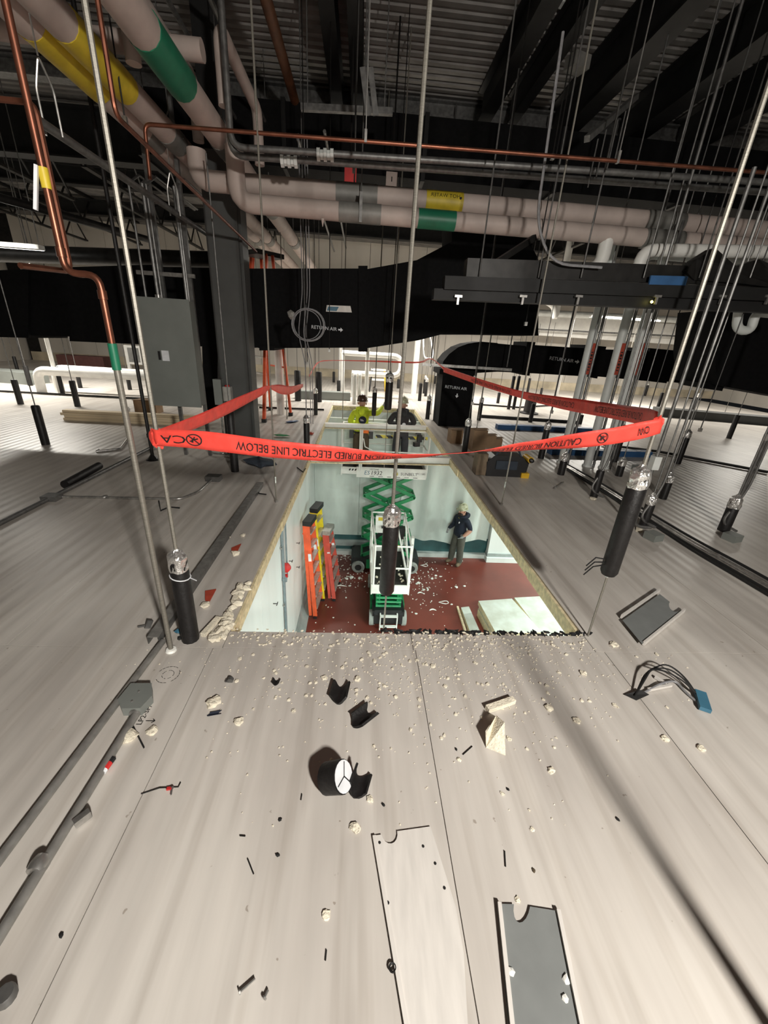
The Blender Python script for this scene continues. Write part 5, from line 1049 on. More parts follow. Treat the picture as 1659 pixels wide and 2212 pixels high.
# notched sheet metal pieces
def sheet(label, poly, lift_, m_top, lips, m_lip='sheetwhite', notch=None):
    P = [gz(x, y, lz) for (x, y), lz in zip(poly, lift_)]; t = thing('metal_sheet', label, 'metal sheet', P[0]); q = MB(); q.prism(P, (0, 0, -0.0025)); q.build('plate', m_top, t)
    for i, j, hh in lips:
        A, B = gz(*i, 0.006), gz(*j, 0.006); q = MB(); q.bar(A + Vector((0, 0, hh / 2)), B + Vector((0, 0, hh / 2)), 0.012, hh); q.build('lip', m_lip, t)
    return t
def arcpx(x0, y0, x1, y1, dp, n=8):
    o = []; dx, dy = x1 - x0, y1 - y0; L = math.hypot(dx, dy); nx, ny = -dy / L, dx / L
    for k in range(n + 1): a = math.pi * k / n; u = (1 - math.cos(a)) / 2; v = math.sin(a) * dp; o.append((x0 + dx * u + nx * v, y0 + dy * u + ny * v))
    return o
poly = [(1074, 1952), (1110, 1953)] + arcpx(1110, 1953, 1145, 1958, 38) + [(1145, 1958), (1207, 1968), (1262, 2240), (1100, 2240)]
sheet('dark grey notched sheet with white lips lying at the bottom of the picture', poly, [0.009] * len(poly), 'sheetgrey', [((1078, 1952), (1108, 2240), 0.012), ((1205, 1968), (1260, 2240), 0.012)])
poly = [(806, 1805), (822, 1803)] + arcpx(824, 1802, 858, 1795, 24) + [(860, 1795), (930, 1785), (985, 1960), (1002, 2060), (1012, 2240), (880, 2240)]
t = sheet('white notched sheet lying beside the centre seam at the bottom', poly, [0.008] * len(poly), 'sheetwhite', [((808, 1806), (882, 2240), 0.006)])
for x, y in ((820, 1820), (914, 1828), (940, 1865), (838, 1950), (960, 1918)): q = MB(); q.lathe(gz(x, y, 0.0082), [(0, 0.005), (0.002, 0.004)], 8); q.build('rivet_hole', 'ink', t)
Ps = [(1341, 1338, 0.075), (1424, 1281, 0.11)] ; P3 = [gz(1341, 1335, 0.035), gz(1423, 1281, 0.04)]
poly = [(1345, 1340), (1425, 1283), (1447, 1300)] + arcpx(1447, 1300, 1470, 1317, 12)[1:] + [(1474, 1320), (1387, 1391)]
t = sheet('dark grey notched sheet propped on the right floor by the opening', poly, [0.028] * len(poly), 'sheetgrey', [((1341, 1336), (1423, 1279), 0.03), ((1389, 1394), (1477, 1322), 0.03)])
# foam debris: named chunks
def chunk(x, y, s, m='crumb', lab=None, name='foam_chunk', fl=0.55, grp='foam chunks on the near floor', st=1.0, sub=1):
    p = gz(x, y, 0); q = MB(); q.blob(p + Vector((0, 0, s * fl * 0.55)), (s * st, s, s * fl), 0.33, sub=sub); o = q.build(name, m); tag(o, lab or 'cream foam chunk on the near floor panels', 'foam chunk', grp); return o
big = [((462, 1520), .045, 'large cream foam lump left of the black shards'), ((515, 1560), .03, 'cream foam lump below the small black curl'), ((700, 1465), .022, 'flat cream foam piece between the black shards'), ((772, 1468), .024, 'cream foam piece with dark tip behind the black shards'),
       ((278, 1594), .05, 'cream foam lump against the lower conduit'), ((328, 1580), .03, 'cream foam lump beside the handwritten mark'), ((768, 1790), .028, 'cream foam lump above the white notched sheet'), ((1185, 1530), .028, 'round cream foam lump right of the folded piece'), ((1245, 1557), .026, 'curved cream foam piece by the shadow'),
       ((1190, 1665), .022, 'pale foam scrap in the lower middle floor'), ((1515, 1618), .026, 'oval foam piece right of the right seam'), ((1435, 1595), .024, 'foam piece on the right seam'), ((1260, 1455), .026, 'foam piece leaning behind the shadow top'), ((1325, 1393), .035, 'foam slab at the near right corner of the opening'),
       ((705, 1978), .018, 'single foam bit low on the middle floor'), ((1118, 1945), .014, 'foam bit in the notch of the dark sheet'), ((1150, 1792), .012, 'small foam bit above the dark sheet'), ((800, 1728), .02, 'white foam flake beside the black pipe shell'), ((935, 1440), .02, 'foam bit left of the middle debris')]
for (x, y), s, lab in big: chunk(x, y, s * .72, lab=lab, sub=2, fl=.42)
for (x, y), s in (((1105, 2098), .014), ((1223, 2115), .013), ((1222, 2158), .012)):
    p = gz(x, y, 0.012); q = MB(); q.blob(p, (s * .8, s * .8, s * .35), .3); tag(q.build('foam_chunk', 'chalk'), {1105: 'white foam bit on the left lip of the dark sheet', 1223: 'upper white foam bit on the dark sheet', 1222: 'lower white foam bit on the dark sheet'}[x], 'foam chunk')
# mid size crumbs as individuals, the dust as stuff
random.seed(21)
for k in range(120):
    x = random.choice((random.gauss(1080, 130), random.gauss(1000, 190), random.gauss(720, 150))); y = 1400 + abs(random.gauss(0, 95))
    if not (430 < x < 1560): continue
    chunk(x, y, random.uniform(0.007, 0.013), fl=.4, lab='small cream foam crumb scattered on the panels before the opening', name='foam_crumb', grp='foam crumbs scattered before the opening')
q = MB()
for k in range(900):
    x = random.choice((random.gauss(1080, 150), random.gauss(980, 240), random.gauss(800, 220), random.uniform(440, 1330))); y = 1396 + abs(random.gauss(0, 70)) * (1 if random.random() < .7 else 2.2)
    p = gz(x, y, 0); s = random.uniform(0.0015, 0.0045); q.blob(p + Vector((0, 0, s * .4)), (s, s * 1.2, s * .6), .3)
tag(q.build('foam_dust', 'crumb'), 'fine cream foam crumbs sprinkled before the opening', 'foam crumbs', kind='stuff')
# crumbled foam along the near lip and the left corner
q = MB()
for k in range(420):
    p = Vector((random.uniform(HX0, HX1), random.uniform(1.83, 1.97), 0)); s = random.uniform(0.002, 0.009); q.blob(p + Vector((0, 0, s * .4)), (s * 1.3, s, s * .6), .35)
tag(q.build('lip_rubble', 'crumb'), 'crumbled cream foam along the near lip of the opening', 'foam rubble', kind='stuff')
q = MB()
for k in range(150):
    x = random.uniform(0.15, 1.52); p = Vector((x, random.uniform(1.955, 1.985), -0.005)); s = random.uniform(0.006, 0.018); q.blob(p, (s * 2, s * .7, s * .7), .35)
tag(q.build('torn_edge', 'ink'), 'black torn membrane along the right half of the near lip', 'membrane', kind='stuff')
for k in range(34):
    f = random.random(); x = 480 + f * 60 + random.uniform(-22, 12) - 0; y = 1385 - f * 120 + random.uniform(-8, 14); p = gz(x, y, 0)
    if p.x > HX0 - 0.01: p.x = HX0 - random.uniform(0.01, 0.1)
    s = random.uniform(0.014, 0.034); q = MB(); q.blob(p + Vector((0, 0, s * .5)), (s * 1.3, s * .8, s * .7), .35); tag(q.build('foam_chunk', 'crumb'), 'broken cream foam chunk heaped at the near left corner of the opening', 'foam chunk', 'foam chunks heaped at the left corner')
for (x0, y0, x1, y1, lab) in ((438, 1372, 472, 1335, 'long foam stick lying at the near left corner of the opening'), (505, 1300, 520, 1262, 'long foam strip along the left edge of the opening'), (1052, 1532, 1110, 1512, 'pale foam stick lying behind the folded foam piece')):
    q = MB(); q.bar(gz(x0, y0, .015), gz(x1, y1, .015), 0.03, 0.026); tag(q.build('foam_stick', 'crumb'), lab, 'foam stick')
# folded foam / paper piece
P = [gz(1050, 1615, .003), gz(1092, 1632, .003), gz(1090, 1560, .10), gz(1072, 1545, .075), gz(1052, 1580, .06)]
q = MB(); q.add(P + [P[0] + Vector((.05, .02, -.002)), P[3] + Vector((0.03, 0.05, -0.07))], [(0, 1, 2), (0, 2, 3), (0, 3, 4), (1, 5, 2), (2, 6, 3), (5, 6, 2)]); o = q.build('folded_foam', 'crumb'); md = o.modifiers.new('t', 'SOLIDIFY'); md.thickness = 0.008; tag(o, 'folded torn foam skin standing up on the middle floor', 'foam piece')
# black pipe-insulation shards
def shard(label, c, ax_px, r, half, ln, m='blackshiny', inner=None, tilt=0.0, name='insulation_shard'):
    p = gz(*c, 0); e = gz(*ax_px, 0); d = (e - p).normalized(); sdv = Vector((-d.y, d.x, 0)); q = MB(); n = 12; vs = []; fs = []
    for k in range(n + 1):
        a = -half + 2 * half * k / n + tilt
        for rr in (r, r * 0.8):
            for s in (-1, 1): j = 1 + 0.28 * math.sin(k * .55 + s * 1.3) + random.uniform(-.05, .05); vs.append(p + d * s * ln / 2 * j + sdv * rr * math.sin(a) + Vector((0, 0, r * 1.0 - rr * math.cos(a) + 0.0)))
    for k in range(n):
        b = 4 * k
        for i, j in ((0, 1), (1, 3), (3, 2), (2, 0)): fs.append((b + i, b + j, b + 4 + j, b + 4 + i))
    fs += [(0, 1, 3, 2), (4 * n, 4 * n + 2, 4 * n + 3, 4 * n + 1)]; q.add(vs, fs); o = q.build(name, m, smooth=True); tag(o, label, 'insulation shard', 'black insulation shards'); return o
shard('black insulation shard with ragged left edge, upper of the two middle ones', (733, 1500), (738, 1480), .055, 1.0, .10)
shard('black curved insulation shard, lower of the two middle ones', (783, 1553), (800, 1540), .055, 1.0, .10)
shard('small pointed black shard upper left of the others', (596, 1475), (600, 1465), .022, 1.1, .03)
shard('black half shell with its hollow turned up beside the white disc', (780, 1700), (786, 1680), .042, 1.5, .08, tilt=0.6)
shard('tiny dark blue curl of insulation on the left floor', (463, 1543), (480, 1540), .012, 1.2, .05, 'navy')
c = gz(735, 1706, 0); t = thing('insulation_plug', 'short black pipe-insulation plug with cracked white end disc', 'insulation plug', c); ax = Vector((0.75, -0.25, 0.5)).normalized()
q = MB(); q.lathe(c + Vector((-0.055, 0.02, 0.04)), [(0, .058), (0.08, .06)], 20, ax); q.build('shell', 'blackshiny', t, smooth=True)
e = c + Vector((-0.055, 0.02, 0.04)) + ax * 0.078; q = MB(); q.lathe(e + ax * .005, [(0, .056), (0.002, .056)], 20, ax); q.build('end_disc', 'whiteink', t)
u = ax.cross(Vector((0, 0, 1))).normalized(); v = u.cross(ax); q = MB(); q.bar(e + ax * .008 - v * .05 - u * .01, e + ax * .008 + v * .0, .003, .003); q.bar(e + ax * .008, e + ax * .008 + u * .05 + v * .01, .003, .003); q.bar(e + ax * .008, e + ax * .008 - u * .04 + v * .03, .003, .003); q.build('crack', 'ink', t)
# clip, anchors, screws, ties, small hardware
c = gz(498, 1470, 0.006); t = thing('conduit_clip', 'small grey conduit clip on the left near floor', 'clip', c); q = MB(); q.box(c + Vector((-.016, 0, 0)), (.018, .02, .006)); q.build('tab', 'galvdull', t); q = MB(); q.lathe(c + Vector((0, -.009, .004)), [(0, .015), (.018, .015)], 12, (0, 1, 0)); q.build('loop', 'galvdull', t)
def screw(x, y, ang, ln, lab, m='galv', group=None):
    c = gz(x, y, .008); d = Vector((math.cos(ang), math.sin(ang), 0)); t = thing('screw', lab, 'screw', c, group); q = MB(); q.tube([c, c + d * ln], .003, 6); q.build('shank', m, t); q = MB(); q.lathe(c, [(0, .0065), (.004, .0065)], 8, d); q.build('head', m, t)
screw(516, 2145, 0.6, .045, 'long screw on the lower left floor'); screw(570, 2158, 1.1, .018, 'short screw right of the long one on the lower floor'); screw(372, 1700, -1.3, .03, 'screw with red tip near the left seam', 'galvdull')
q = MB(); q.tube([gz(305, 1715, .003), gz(345, 1702, .006), gz(385, 1700, .004), gz(390, 1690, .004)], .0022, 5); tag(q.build('wire_bit', 'darkgrey'), 'thin bent wire across the left seam', 'wire')
q = MB(); q.bar(gz(360, 1704, .007), gz(372, 1702, .007), .01, .008); tag(q.build('red_wire_nut', 'valve'), 'red wire connector on the thin bent wire', 'connector')
q = MB(); q.bar(gz(283, 1560, .004), gz(311, 1615, .004), .006, .006); tag(q.build('black_stick', 'ink'), 'thin black stick leaning off the lower conduit', 'stick')
p0, p1 = gz(245, 1637, .016), gz(222, 1668, .016); t = thing('marker_pen', 'red and dark marker lying against the lower conduit', 'marker', p0); d = p1 - p0; q = MB(); q.tube([p0, p0 + d * .35], .012, 8); q.build('cap', 'blackp', t, smooth=True); q = MB(); q.tube([p0 + d * .35, p0 + d * .8], .012, 8); q.build('barrel', 'valve', t, smooth=True); q = MB(); q.tube([p0 + d * .8, p1], .012, 8); q.build('end', 'whiteink', t, smooth=True)
q = MB(); q.lathe(gz(15, 2155, 0.0), [(0, .024), (.02, .024), (.026, .02)], 12); tag(q.build('pipe_fitting', 'galvdull', smooth=True), 'dark metal fitting at the lower left picture edge', 'fitting')
c = gz(848, 2090, .01); q = MB(); q.tube([c + Vector((.009 * math.cos(a), .009 * math.sin(a), 0)) for a in [k * 6.2832 / 12 for k in range(13)]], .003, 5); tag(q.build('ring', 'darkgrey'), 'small dark ring on the edge of the white sheet', 'ring')
for k, (x, y, lab) in enumerate(((985, 1618, 'dark flake left of the folded foam'), (1153, 1880, 'brown flake above the dark grey sheet'), (600, 1847, 'dark nut on the lower middle floor'), (132, 2020, 'dark spot-like washer on the lower left floor'), (828, 1738, 'small dark bit right of the black shells'), (1335, 1770, 'dark sliver beside the rod shadow'), (1097, 1705, 'three dark smudge-like bits in a row on the floor'), (605, 1770, 'dark crumb on the middle left floor'))):
    p = gz(x, y, .003); q = MB(); q.blob(p, (.006, .009, .003), .25); tag(q.build('dark_flake', 'brownp' if k == 1 else 'ink'), lab, 'flake')
for k, (x0, y0, x1, y1) in enumerate(((652, 1715, 650, 1728), (705, 2052, 703, 2075), (1000, 1630, 1020, 1612), (535, 1855, 548, 1888), (1090, 1838, 1092, 1872), (518, 1805, 530, 1806))):
    q = MB(); q.tube([gz(x0, y0, .003), gz(x1, y1, .003)], .0024, 5); tag(q.build('metal_splinter', 'darkgrey'), ['thin dark splinter left of the black plug', 'thin dark splinter low on the middle floor', 'thin splinter beside the folded foam', 'curved hairline splinter on the left middle floor', 'dotted dark splinter above the dark sheet', 'tiny pale splinter on the left middle floor'][k], 'splinter')
# bundle of wires with blue plug at right
t = thing('wire_bundle', 'looped black wires with grey sleeve and blue plug on the right near floor', 'wires', gz(1440, 1480))
for k in range(3):
    o_ = k * 6; P = [gz(1372, 1503, .02), gz(1395 + o_, 1450 - o_ / 2, .05 + .01 * k), gz(1440, 1432 + o_ * 1.5, .08 + .01 * k), gz(1478, 1460 + o_, .06), gz(1505, 1500, .02), gz(1522, 1512, .015)]; q = MB(); q.tube(rnd(P, .12), .0045, 6); q.build('wire', 'ink', t, smooth=True)
q = MB(); q.tube(rnd([gz(1385, 1500, .01), gz(1430, 1475, .02), gz(1460, 1470, .015), gz(1480, 1495, .01), gz(1510, 1520, .01)], .06), .006, 6); q.build('wire', 'wire', t, smooth=True)
q = MB(); q.bar(gz(1512, 1495, .018), gz(1524, 1534, .018), .05, .022); q.build('plug', 'bluep', t, label='pale blue plug')
for (x0, y0, x1, y1) in ((1415, 1462, 1440, 1478), (1400, 1490, 1450, 1480)): q = MB(); q.bar(gz(x0, y0, .012), gz(x1, y1, .012), .014, .014); q.build('sleeve', 'sheetwhite', t)
q = MB(); q.prism([gz(1350, 1500, .012), gz(1385, 1490, .03), gz(1402, 1500, .02), (gz(1375, 1512, .006))], (0, 0, -.004)); tag(q.build('black_scrap', 'ink'), 'glossy black scrap at the seam by the wire bundle', 'scrap')
# marks on the panels
def decal(px, py, txt, sz, ang, m='ink', lab=None, par=None, dx=0, dy=0):
    o = gz(px, py, 0.0025); u = Vector((math.cos(ang), math.sin(ang), 0)); v = Vector((-math.sin(ang), math.cos(ang), 0)); return text_mb(txt, sz, fn=lambda a, b: o + u * a + v * b).build('handwriting', m, floor, label=lab)
a1, a2 = gz(303, 1562), gz(322, 1530); ang = math.atan2(a2.y - a1.y, a2.x - a1.x)
decal(312, 1545, 'LP2-SH', 0.034, ang, lab='handwritten LP2-SH in black marker')
q = MB(); o = gz(325, 1557, .0025); u = Vector((math.cos(ang - 1.57), math.sin(ang - 1.57), 0)); v = Vector((-u.y, u.x, 0))
for A, B in ((-.02 * u, .02 * u), (.02 * u, .008 * u + .01 * v), (.02 * u, .008 * u - .01 * v)):
    A, B = o + A, o + B; dd = (B - A).normalized(); nn = Vector((-dd.y, dd.x, 0)) * .0018; q.add([A + nn, B + nn, B - nn, A - nn], [(0, 1, 2, 3)])
q.build('handwritten_arrow', 'ink', floor)
q = MB(); c = gz(363, 1457, .002)
for rr in (.055, .028):
    for k in range(20):
        if random.random() < .35: continue
        a0, a1_ = k * 6.2832 / 20, (k + .8) * 6.2832 / 20; A = c + Vector((rr * math.cos(a0), rr * math.sin(a0), 0)); B = c + Vector((rr * math.cos(a1_), rr * math.sin(a1_), 0)); n1 = (A - c).normalized() * .0012; n2 = (B - c).normalized() * .0012; q.add([A + n1, B + n2, B - n2, A - n1], [(0, 1, 2, 3)])
q.build('pencil_circle', 'darkgrey', floor)
for poly, lab in (([(443, 1276), (467, 1272), (452, 1300), (443, 1296)], 'red tag lying nearer on the left strip of floor'), ([(500, 1183), (521, 1174), (513, 1190), (500, 1192)], 'red tag lying farther on the left strip of floor')):
    q = MB(); q.prism([gz(x, y, .008) for x, y in poly], (0, 0, -.006)); tag(q.build('red_tag', 'redtag'), lab, 'tag')
t = thing('toggle_bolt', 'toggle bolt lying on the left floor near the cross seam', 'bolt', gz(312, 1352)); q = MB(); q.tube([gz(298, 1354, .012), gz(325, 1350, .02)], .006, 6); q.build('shank', 'galvdull', t); q = MB(); q.bar(gz(318, 1357, .004), gz(325, 1340, .05), .012, .03); q.build('toggle', 'galvdull', t)
q = MB(); q.blob(gz(386, 1363, .015), (.03, .025, .015), .3); tag(q.build('grey_rag', 'bluep'), 'crumpled grey-blue scrap behind the near left sleeve', 'scrap'); q = MB(); q.blob(gz(390, 1378, .01), (.018, .012, .01), .3); tag(q.build('dark_scrap', 'ink'), 'dark scrap at the foot of the near left sleeve', 'scrap')
for k, (x, y, s) in enumerate(((490, 1160, .03), (525, 1158, .025), (508, 1197, .035), (445, 1310, .03))):
    chunk(x, y, s, lab=['foam bits by the steel stud beside the far red tag', 'holed foam bit right of the far red tag', 'torn foam patch under the far red tag', 'torn foam patch under the near red tag'][k], m='crumb')
# ================================================================== LEFT MIDDLE FLOOR
floor_conduit('thin conduit bent across the left floor to a small box', [(135, 1073), (390, 1078), (430, 1062), (462, 1032)], 0.014, [(228, 1074)], 'galv')
q = MB(); q.box(gz(462, 1032, .03), (.16, .12, .06)); tag(q.build('floor_box', 'galvdull'), 'small steel box at the end of the bent left conduit', 'box')
q = MB(); q.box(gz(112, 1074, .025), (.14, .12, .05)); tag(q.build('floor_box', 'galvdull'), 'small steel box at the left end of the bent conduit', 'box')
floor_conduit('long dark conduit slanting across the left floor under the tape', [(-40, 1150), (110, 1075), (330, 965)], 0.022)
floor_conduit('short conduit with silver end under the copper drop', [(208, 975), (260, 970), (278, 945), (277, 880)], 0.016, [(212, 974)], 'galv')
q = MB(); q.tube([gz(140, 1047, .045), gz(214, 1006, .045)], .045, 12); tag(q.build('insulation_tube', 'blackshiny', smooth=True), 'loose black insulation tube lying on the left floor', 'insulation tube')
for k, pts in enumerate((((343, 1082), (347, 1103), (365, 1095), (388, 1097)), ((552, 1055), (560, 1066), (575, 1068)), ((642, 1010), (655, 1020), (660, 1012)))):
    q = MB(); q.tube([gz(x, y, .008) for x, y in pts], .008, 5); tag(q.build('cable_scrap', 'ink'), ['black bent cable scrap beside the bent left conduit', 'black cable curl near the steel stud', 'thin black cable scrap by the opening edge'][k], 'cable')
t = thing('base_flange', 'black rod on flanged foot left of the tape knot', 'rod', gz(331, 993)); f = gz(331, 993); q = MB(); q.lathe(f, [(0, .09), (.02, .06), (.07, .025)], 10); q.build('flange', 'blackp', t); q = MB(); q.tube([f + Vector((0, 0, .06)), f + Vector((0, 0, 4.6))], .022, 8); q.build('rod', 'blackshiny', t, smooth=True)
q = MB(); q.lathe(f + Vector((0, 0, .3)), [(0, .03), (.05, .03)], 8); q.build('collar', 'blackp', t)
q = MB(); q.blob(gz(560, 998, .06), (.22, .12, .07), .3, sub=2); tag(q.build('dark_cloth', 'rag'), 'dark blue cloth heap at the foot of the column', 'cloth')
# lumber stack
a = gz(137, 908, 0); b_ = gz(432, 922, 0); yl = (a.y + b_.y) / 2
for k, (dz, dy, dx) in enumerate(((0, 0, 0), (0.045, .01, .02), (.09, 0, -.03), (.135, .02, .0), (0, .16, .05), (.045, .16, 0))):
    q = MB(); q.box(((a.x + b_.x) / 2 + dx, yl + .07 + dy, dz + .0225), (b_.x - a.x, .14, .043)); tag(q.build('lumber_board', 'lumber'), ['lowest front board of the lumber stack on the left', 'second board from below in the lumber stack', 'third board from below in the lumber stack', 'top board of the lumber stack on the left', 'lowest rear board of the lumber stack', 'upper rear board of the lumber stack'][k], 'board', 'boards stacked on the left floor')
c = gz(318, 893, 0); t = thing('cardboard_box', 'open cardboard box behind the electrical panel', 'box', c); q = MB(); q.box(c + Vector((0, .1, .13)), (.42, .3, .26)); q.build('carton', 'card', t); q = MB(); q.bar(c + Vector((-.2, -.05, .27)), c + Vector((.2, -.05, .3)), .14, .006); q.build('flap', 'card', t)
q = MB(); q.blob(gz(608, 940, .03), (.14, .07, .02), .3); tag(q.build('green_wrapper', 'greenbag'), 'green plastic wrapper on the floor left of the far opening', 'wrapper'); q = MB(); q.blob(gz(632, 910, .02), (.2, .08, .02), .3); tag(q.build('blue_scrap', 'bluepaint'), 'small dark blue scrap beside the orange ladder foot', 'scrap'); q = MB(); q.blob(gz(672, 936, .02), (.07, .05, .03), .3); tag(q.build('red_scrap', 'redtag'), 'small red and white scrap by the opening edge', 'scrap')
# big orange step ladder in the back
fA, fB, fC, fD = gz(571, 912), gz(541, 905), gz(628, 898), gz(600, 858); apex = Vector(((fA.x + fC.x) / 2 - .15, (fA.y + fC.y) / 2 + .4, 3.0))
t = thing('step_ladder', 'tall open orange step ladder standing behind the grey column', 'ladder', fA)
tops = [apex + Vector((.0, -.06, 0)), apex + Vector((-.35, .3, 0)), apex + Vector((.1, .0, 0)), apex + Vector((-.2, .4, 0))]; fB = Vector((fA.x - .55, fA.y + .45, 0)); fD = Vector((fC.x - .55, fC.y + .55, 0))
for f, tpv, nm in ((fA, tops[0], 'front_rail'), (fB, tops[1], 'front_rail'), (fC, tops[2], 'back_rail'), (fD, tops[3], 'back_rail')):
    q = MB(); q.bar(f + Vector((0, 0, .05)), tpv, .05, .09 if nm == 'front_rail' else .06); r = q.build(nm, 'orange', t); q = MB(); q.box(f + Vector((0, 0, .035)), (.09, .09, .07)); q.build('foot', 'blackp', r)
for k in range(9): s = (k + 1) / 10; q = MB(); q.bar(fA.lerp(tops[0], s), fB.lerp(tops[1], s), .09, .03); q.build('tread', 'alu', t)
for k in range(5): s = (k + 1) / 6; q = MB(); q.bar(fC.lerp(tops[2], s), fD.lerp(tops[3], s), .03, .03); q.build('back_brace', 'orange', t)
q = MB(); q.box(apex + Vector((-.1, .15, .02)), (.6, .5, .08), .8); q.build('top_cap', 'blackp', t)
# ================================================================== WHITE PIPES AT THE BACK
def wp(label, pts, r, rad=.2, m='pvc', n=12): return pipe('white_pipe', label, 'pipe', pts, r, m, rad, n=n)
b0 = gz(92, 850); zt = at(78, 800, b0.y).z; e = at(335, 798, b0.y)
wp('front leg of the white bent pipe on the left back floor', [b0, Vector((b0.x, b0.y, zt)), Vector((e.x, b0.y, zt))], .1)
b1 = gz(112, 850) + Vector((0.0, .3, 0)); wp('rear leg of the white bent pipe on the left back floor', [b1, Vector((b1.x, b1.y, zt + .02)), Vector((e.x, b1.y, zt + .02))], .1)
f = gz(130, 850); wp('thin white upright pipe beside the bent pipes at left', [f, Vector((f.x, f.y, 3.0))], .045)
for k, px in enumerate((765, 775, 790)):
    f = gz(px + 0, 873 - k * 2); top_ = at(px, 808, f.y).z if k < 2 else 1.7
    wp(['left of the three white stub pipes behind the opening', 'middle of the three white stub pipes behind the opening', 'tall right one of the three white stub pipes'][k], [f, Vector((f.x, f.y, top_)), Vector((f.x + .05, f.y + .5, top_))] if k < 2 else [f, Vector((f.x, f.y, top_))], .054, .12)
Yw = 12.6; R_ = [at(740, 762, Yw), at(868, 764, Yw), at(868, 812, Yw), at(760, 810, Yw)]; 
t = wp('white rectangular pipe loop in front of the back wall', [R_[0], Vector((R_[1].x, Yw, R_[0].z)), Vector((R_[1].x, Yw, R_[2].z)), Vector((R_[3].x, Yw, R_[2].z))], .075, .25)
for x in (R_[0].x + .3, R_[1].x - .4): q = MB(); q.tube([(x, Yw, 0), (x, Yw, R_[2].z)], .03, 8); q.build('support', 'pipegrey', t)
q = MB(); q.tube([(R_[0].x, Yw, R_[0].z), (R_[0].x, Yw, 0)], .07, 10); q.build('leg', 'pvc', t, smooth=True)
f = gz(893, 850); wp('tall white upright pipe right of the tape behind the opening', [f, Vector((f.x, f.y, 2.2))], .095); pf_ = f
f = gz(607, 895); wp('white upright pipe right of the orange ladder', [f, Vector((f.x, f.y, 2.2))], .085)
f = gz(725, 850); wp('white upright pipe beside the left back sleeve', [Vector((f.x, 16, 0)), Vector((f.x, 16, 2.6))], .08)
f = gz(1197, 872); wp('white upright pipe between the return duct and the risers', [f, Vector((f.x, f.y, 3.4))], .06)
t = thing('white_stool', 'small white work stand near the back wall', 'stand', gz(815, 842)); c = gz(815, 846)
for sx in (-1, 1):
    for sy in (-1, 1): q = MB(); q.bar(c + Vector((sx * .28, sy * .2, 0)), c + Vector((sx * .2, sy * .12, .75)), .04, .04); q.build('leg', 'dewalt' if sx > 0 else 'blackp', t)
for z in (.4, .72): q = MB(); q.box(c + Vector((0, 0, z)), (.5, .3, .05)); q.build('shelf', 'pvc', t)
# cable looped on the post
P = [Vector((pf_.x + .07, pf_.y, 2.1)), Vector((pf_.x + .35, pf_.y, 2.0)), Vector((pf_.x + .6, pf_.y, 1.2)), Vector((pf_.x + .25, pf_.y - .05, 1.15)), Vector((pf_.x + .15, pf_.y - .05, 1.9))]; q = MB(); q.tube(rnd(P, .3), .025, 6); tag(q.build('hanging_cable', 'whiteink', smooth=True), 'white cable looped over the tall white pipe', 'cable')
t = thing('strut_bar', 'horizontal galvanised strut bar across the black elbow duct', 'strut', at(960, 790, 8.2)); q = MB(); q.bar(at(912, 787, 8.2), at(1105, 799, 8.2), .05, .05); q.build('bar', 'galv', t)
for px in (930, 1095): a = at(px, 793, 8.2); q = MB(); q.tube([(a.x, 8.2, a.z), (a.x, 8.2, 5.1)], .012, 6); q.build('rod', 'galvdull', t)
# ================================================================== RIGHT FLOOR
def cbox(px, py, w_, d_, h_, lab, m='card', rz=0.1, flap=True):
    c = gz(px, py); t = thing('cardboard_box', lab, 'box', c); q = MB(); q.box(c + Vector((0, d_ / 2, h_ / 2)), (w_, d_, h_), rz); q.build('carton', m, t)
    if flap: q = MB(); q.bar(c + Vector((-w_ / 2, 0.01, h_ + .02)), c + Vector((w_ / 2, 0.01, h_ + .03)), .12, .006); q.build('flap', m, t)
cbox(984, 958, .22, .22, .24, 'brown box with red print nearest the opening on the right'); cbox(1032, 975, .24, .2, .36, 'tall brown cardboard box right of the opening'); cbox(1056, 968, .2, .2, .22, 'smaller brown box right of the tall one'); cbox(1070, 965, .22, .2, .14, 'low open box at the right end of the boxes')
c = gz(984, 955); 
for (x0, y0, x1, y1, lab) in ((1072, 926, 1330, 936, 'rear blue steel beam lying on the right floor'), (1185, 980, 1400, 986, 'front blue steel beam lying on the right floor')):
    A, B = gz(x0, y0), gz(x1, y1); t = thing('blue_beam', lab, 'beam', A); q = MB(); q.bar(A + Vector((0, 0, .05)), B + Vector((0, 0, .05)), .16, .1); q.build('channel', 'bluepaint', t)
    for k in range(4): p = A.lerp(B, (k + .5) / 4); q = MB(); q.box(p + Vector((0, -.02, .104)), (.07, .03, .012)); q.build('slot', 'whiteink', t)
# tool bag and drill
c = gz(1092, 1030); t = thing('tool_bag', 'black tool bag on the floor right of the opening', 'bag', c)
q = MB(); q.prism([c + Vector(v) for v in ((-.28, 0, 0), (.26, 0, 0), (.27, 0, .2), (.2, 0, .29), (-.2, 0, .30), (-.3, 0, .2))], (0, .26, 0)); q.build('body', 'blackp', t)
q = MB(); q.tube(rnd([c + Vector((-.18, 0.03, .29)), c + Vector((-.12, .03, .40)), c + Vector((.12, .03, .39)), c + Vector((.18, .03, .28))], .06), .014, 6); q.build('handle', 'rag', t, smooth=True); q = MB(); q.box(c + Vector((-.02, -.012, .17)), (.3, .02, .12)); q.build('pocket', 'rag', t); q = MB(); q.box(c + Vector((-.36, .1, .16)), (.14, .2, .3)); q.build('side_pouch', 'boot', t)
c = gz(1132, 1032); t = thing('cordless_drill', 'yellow and black cordless drill standing by the tool bag', 'drill', c)
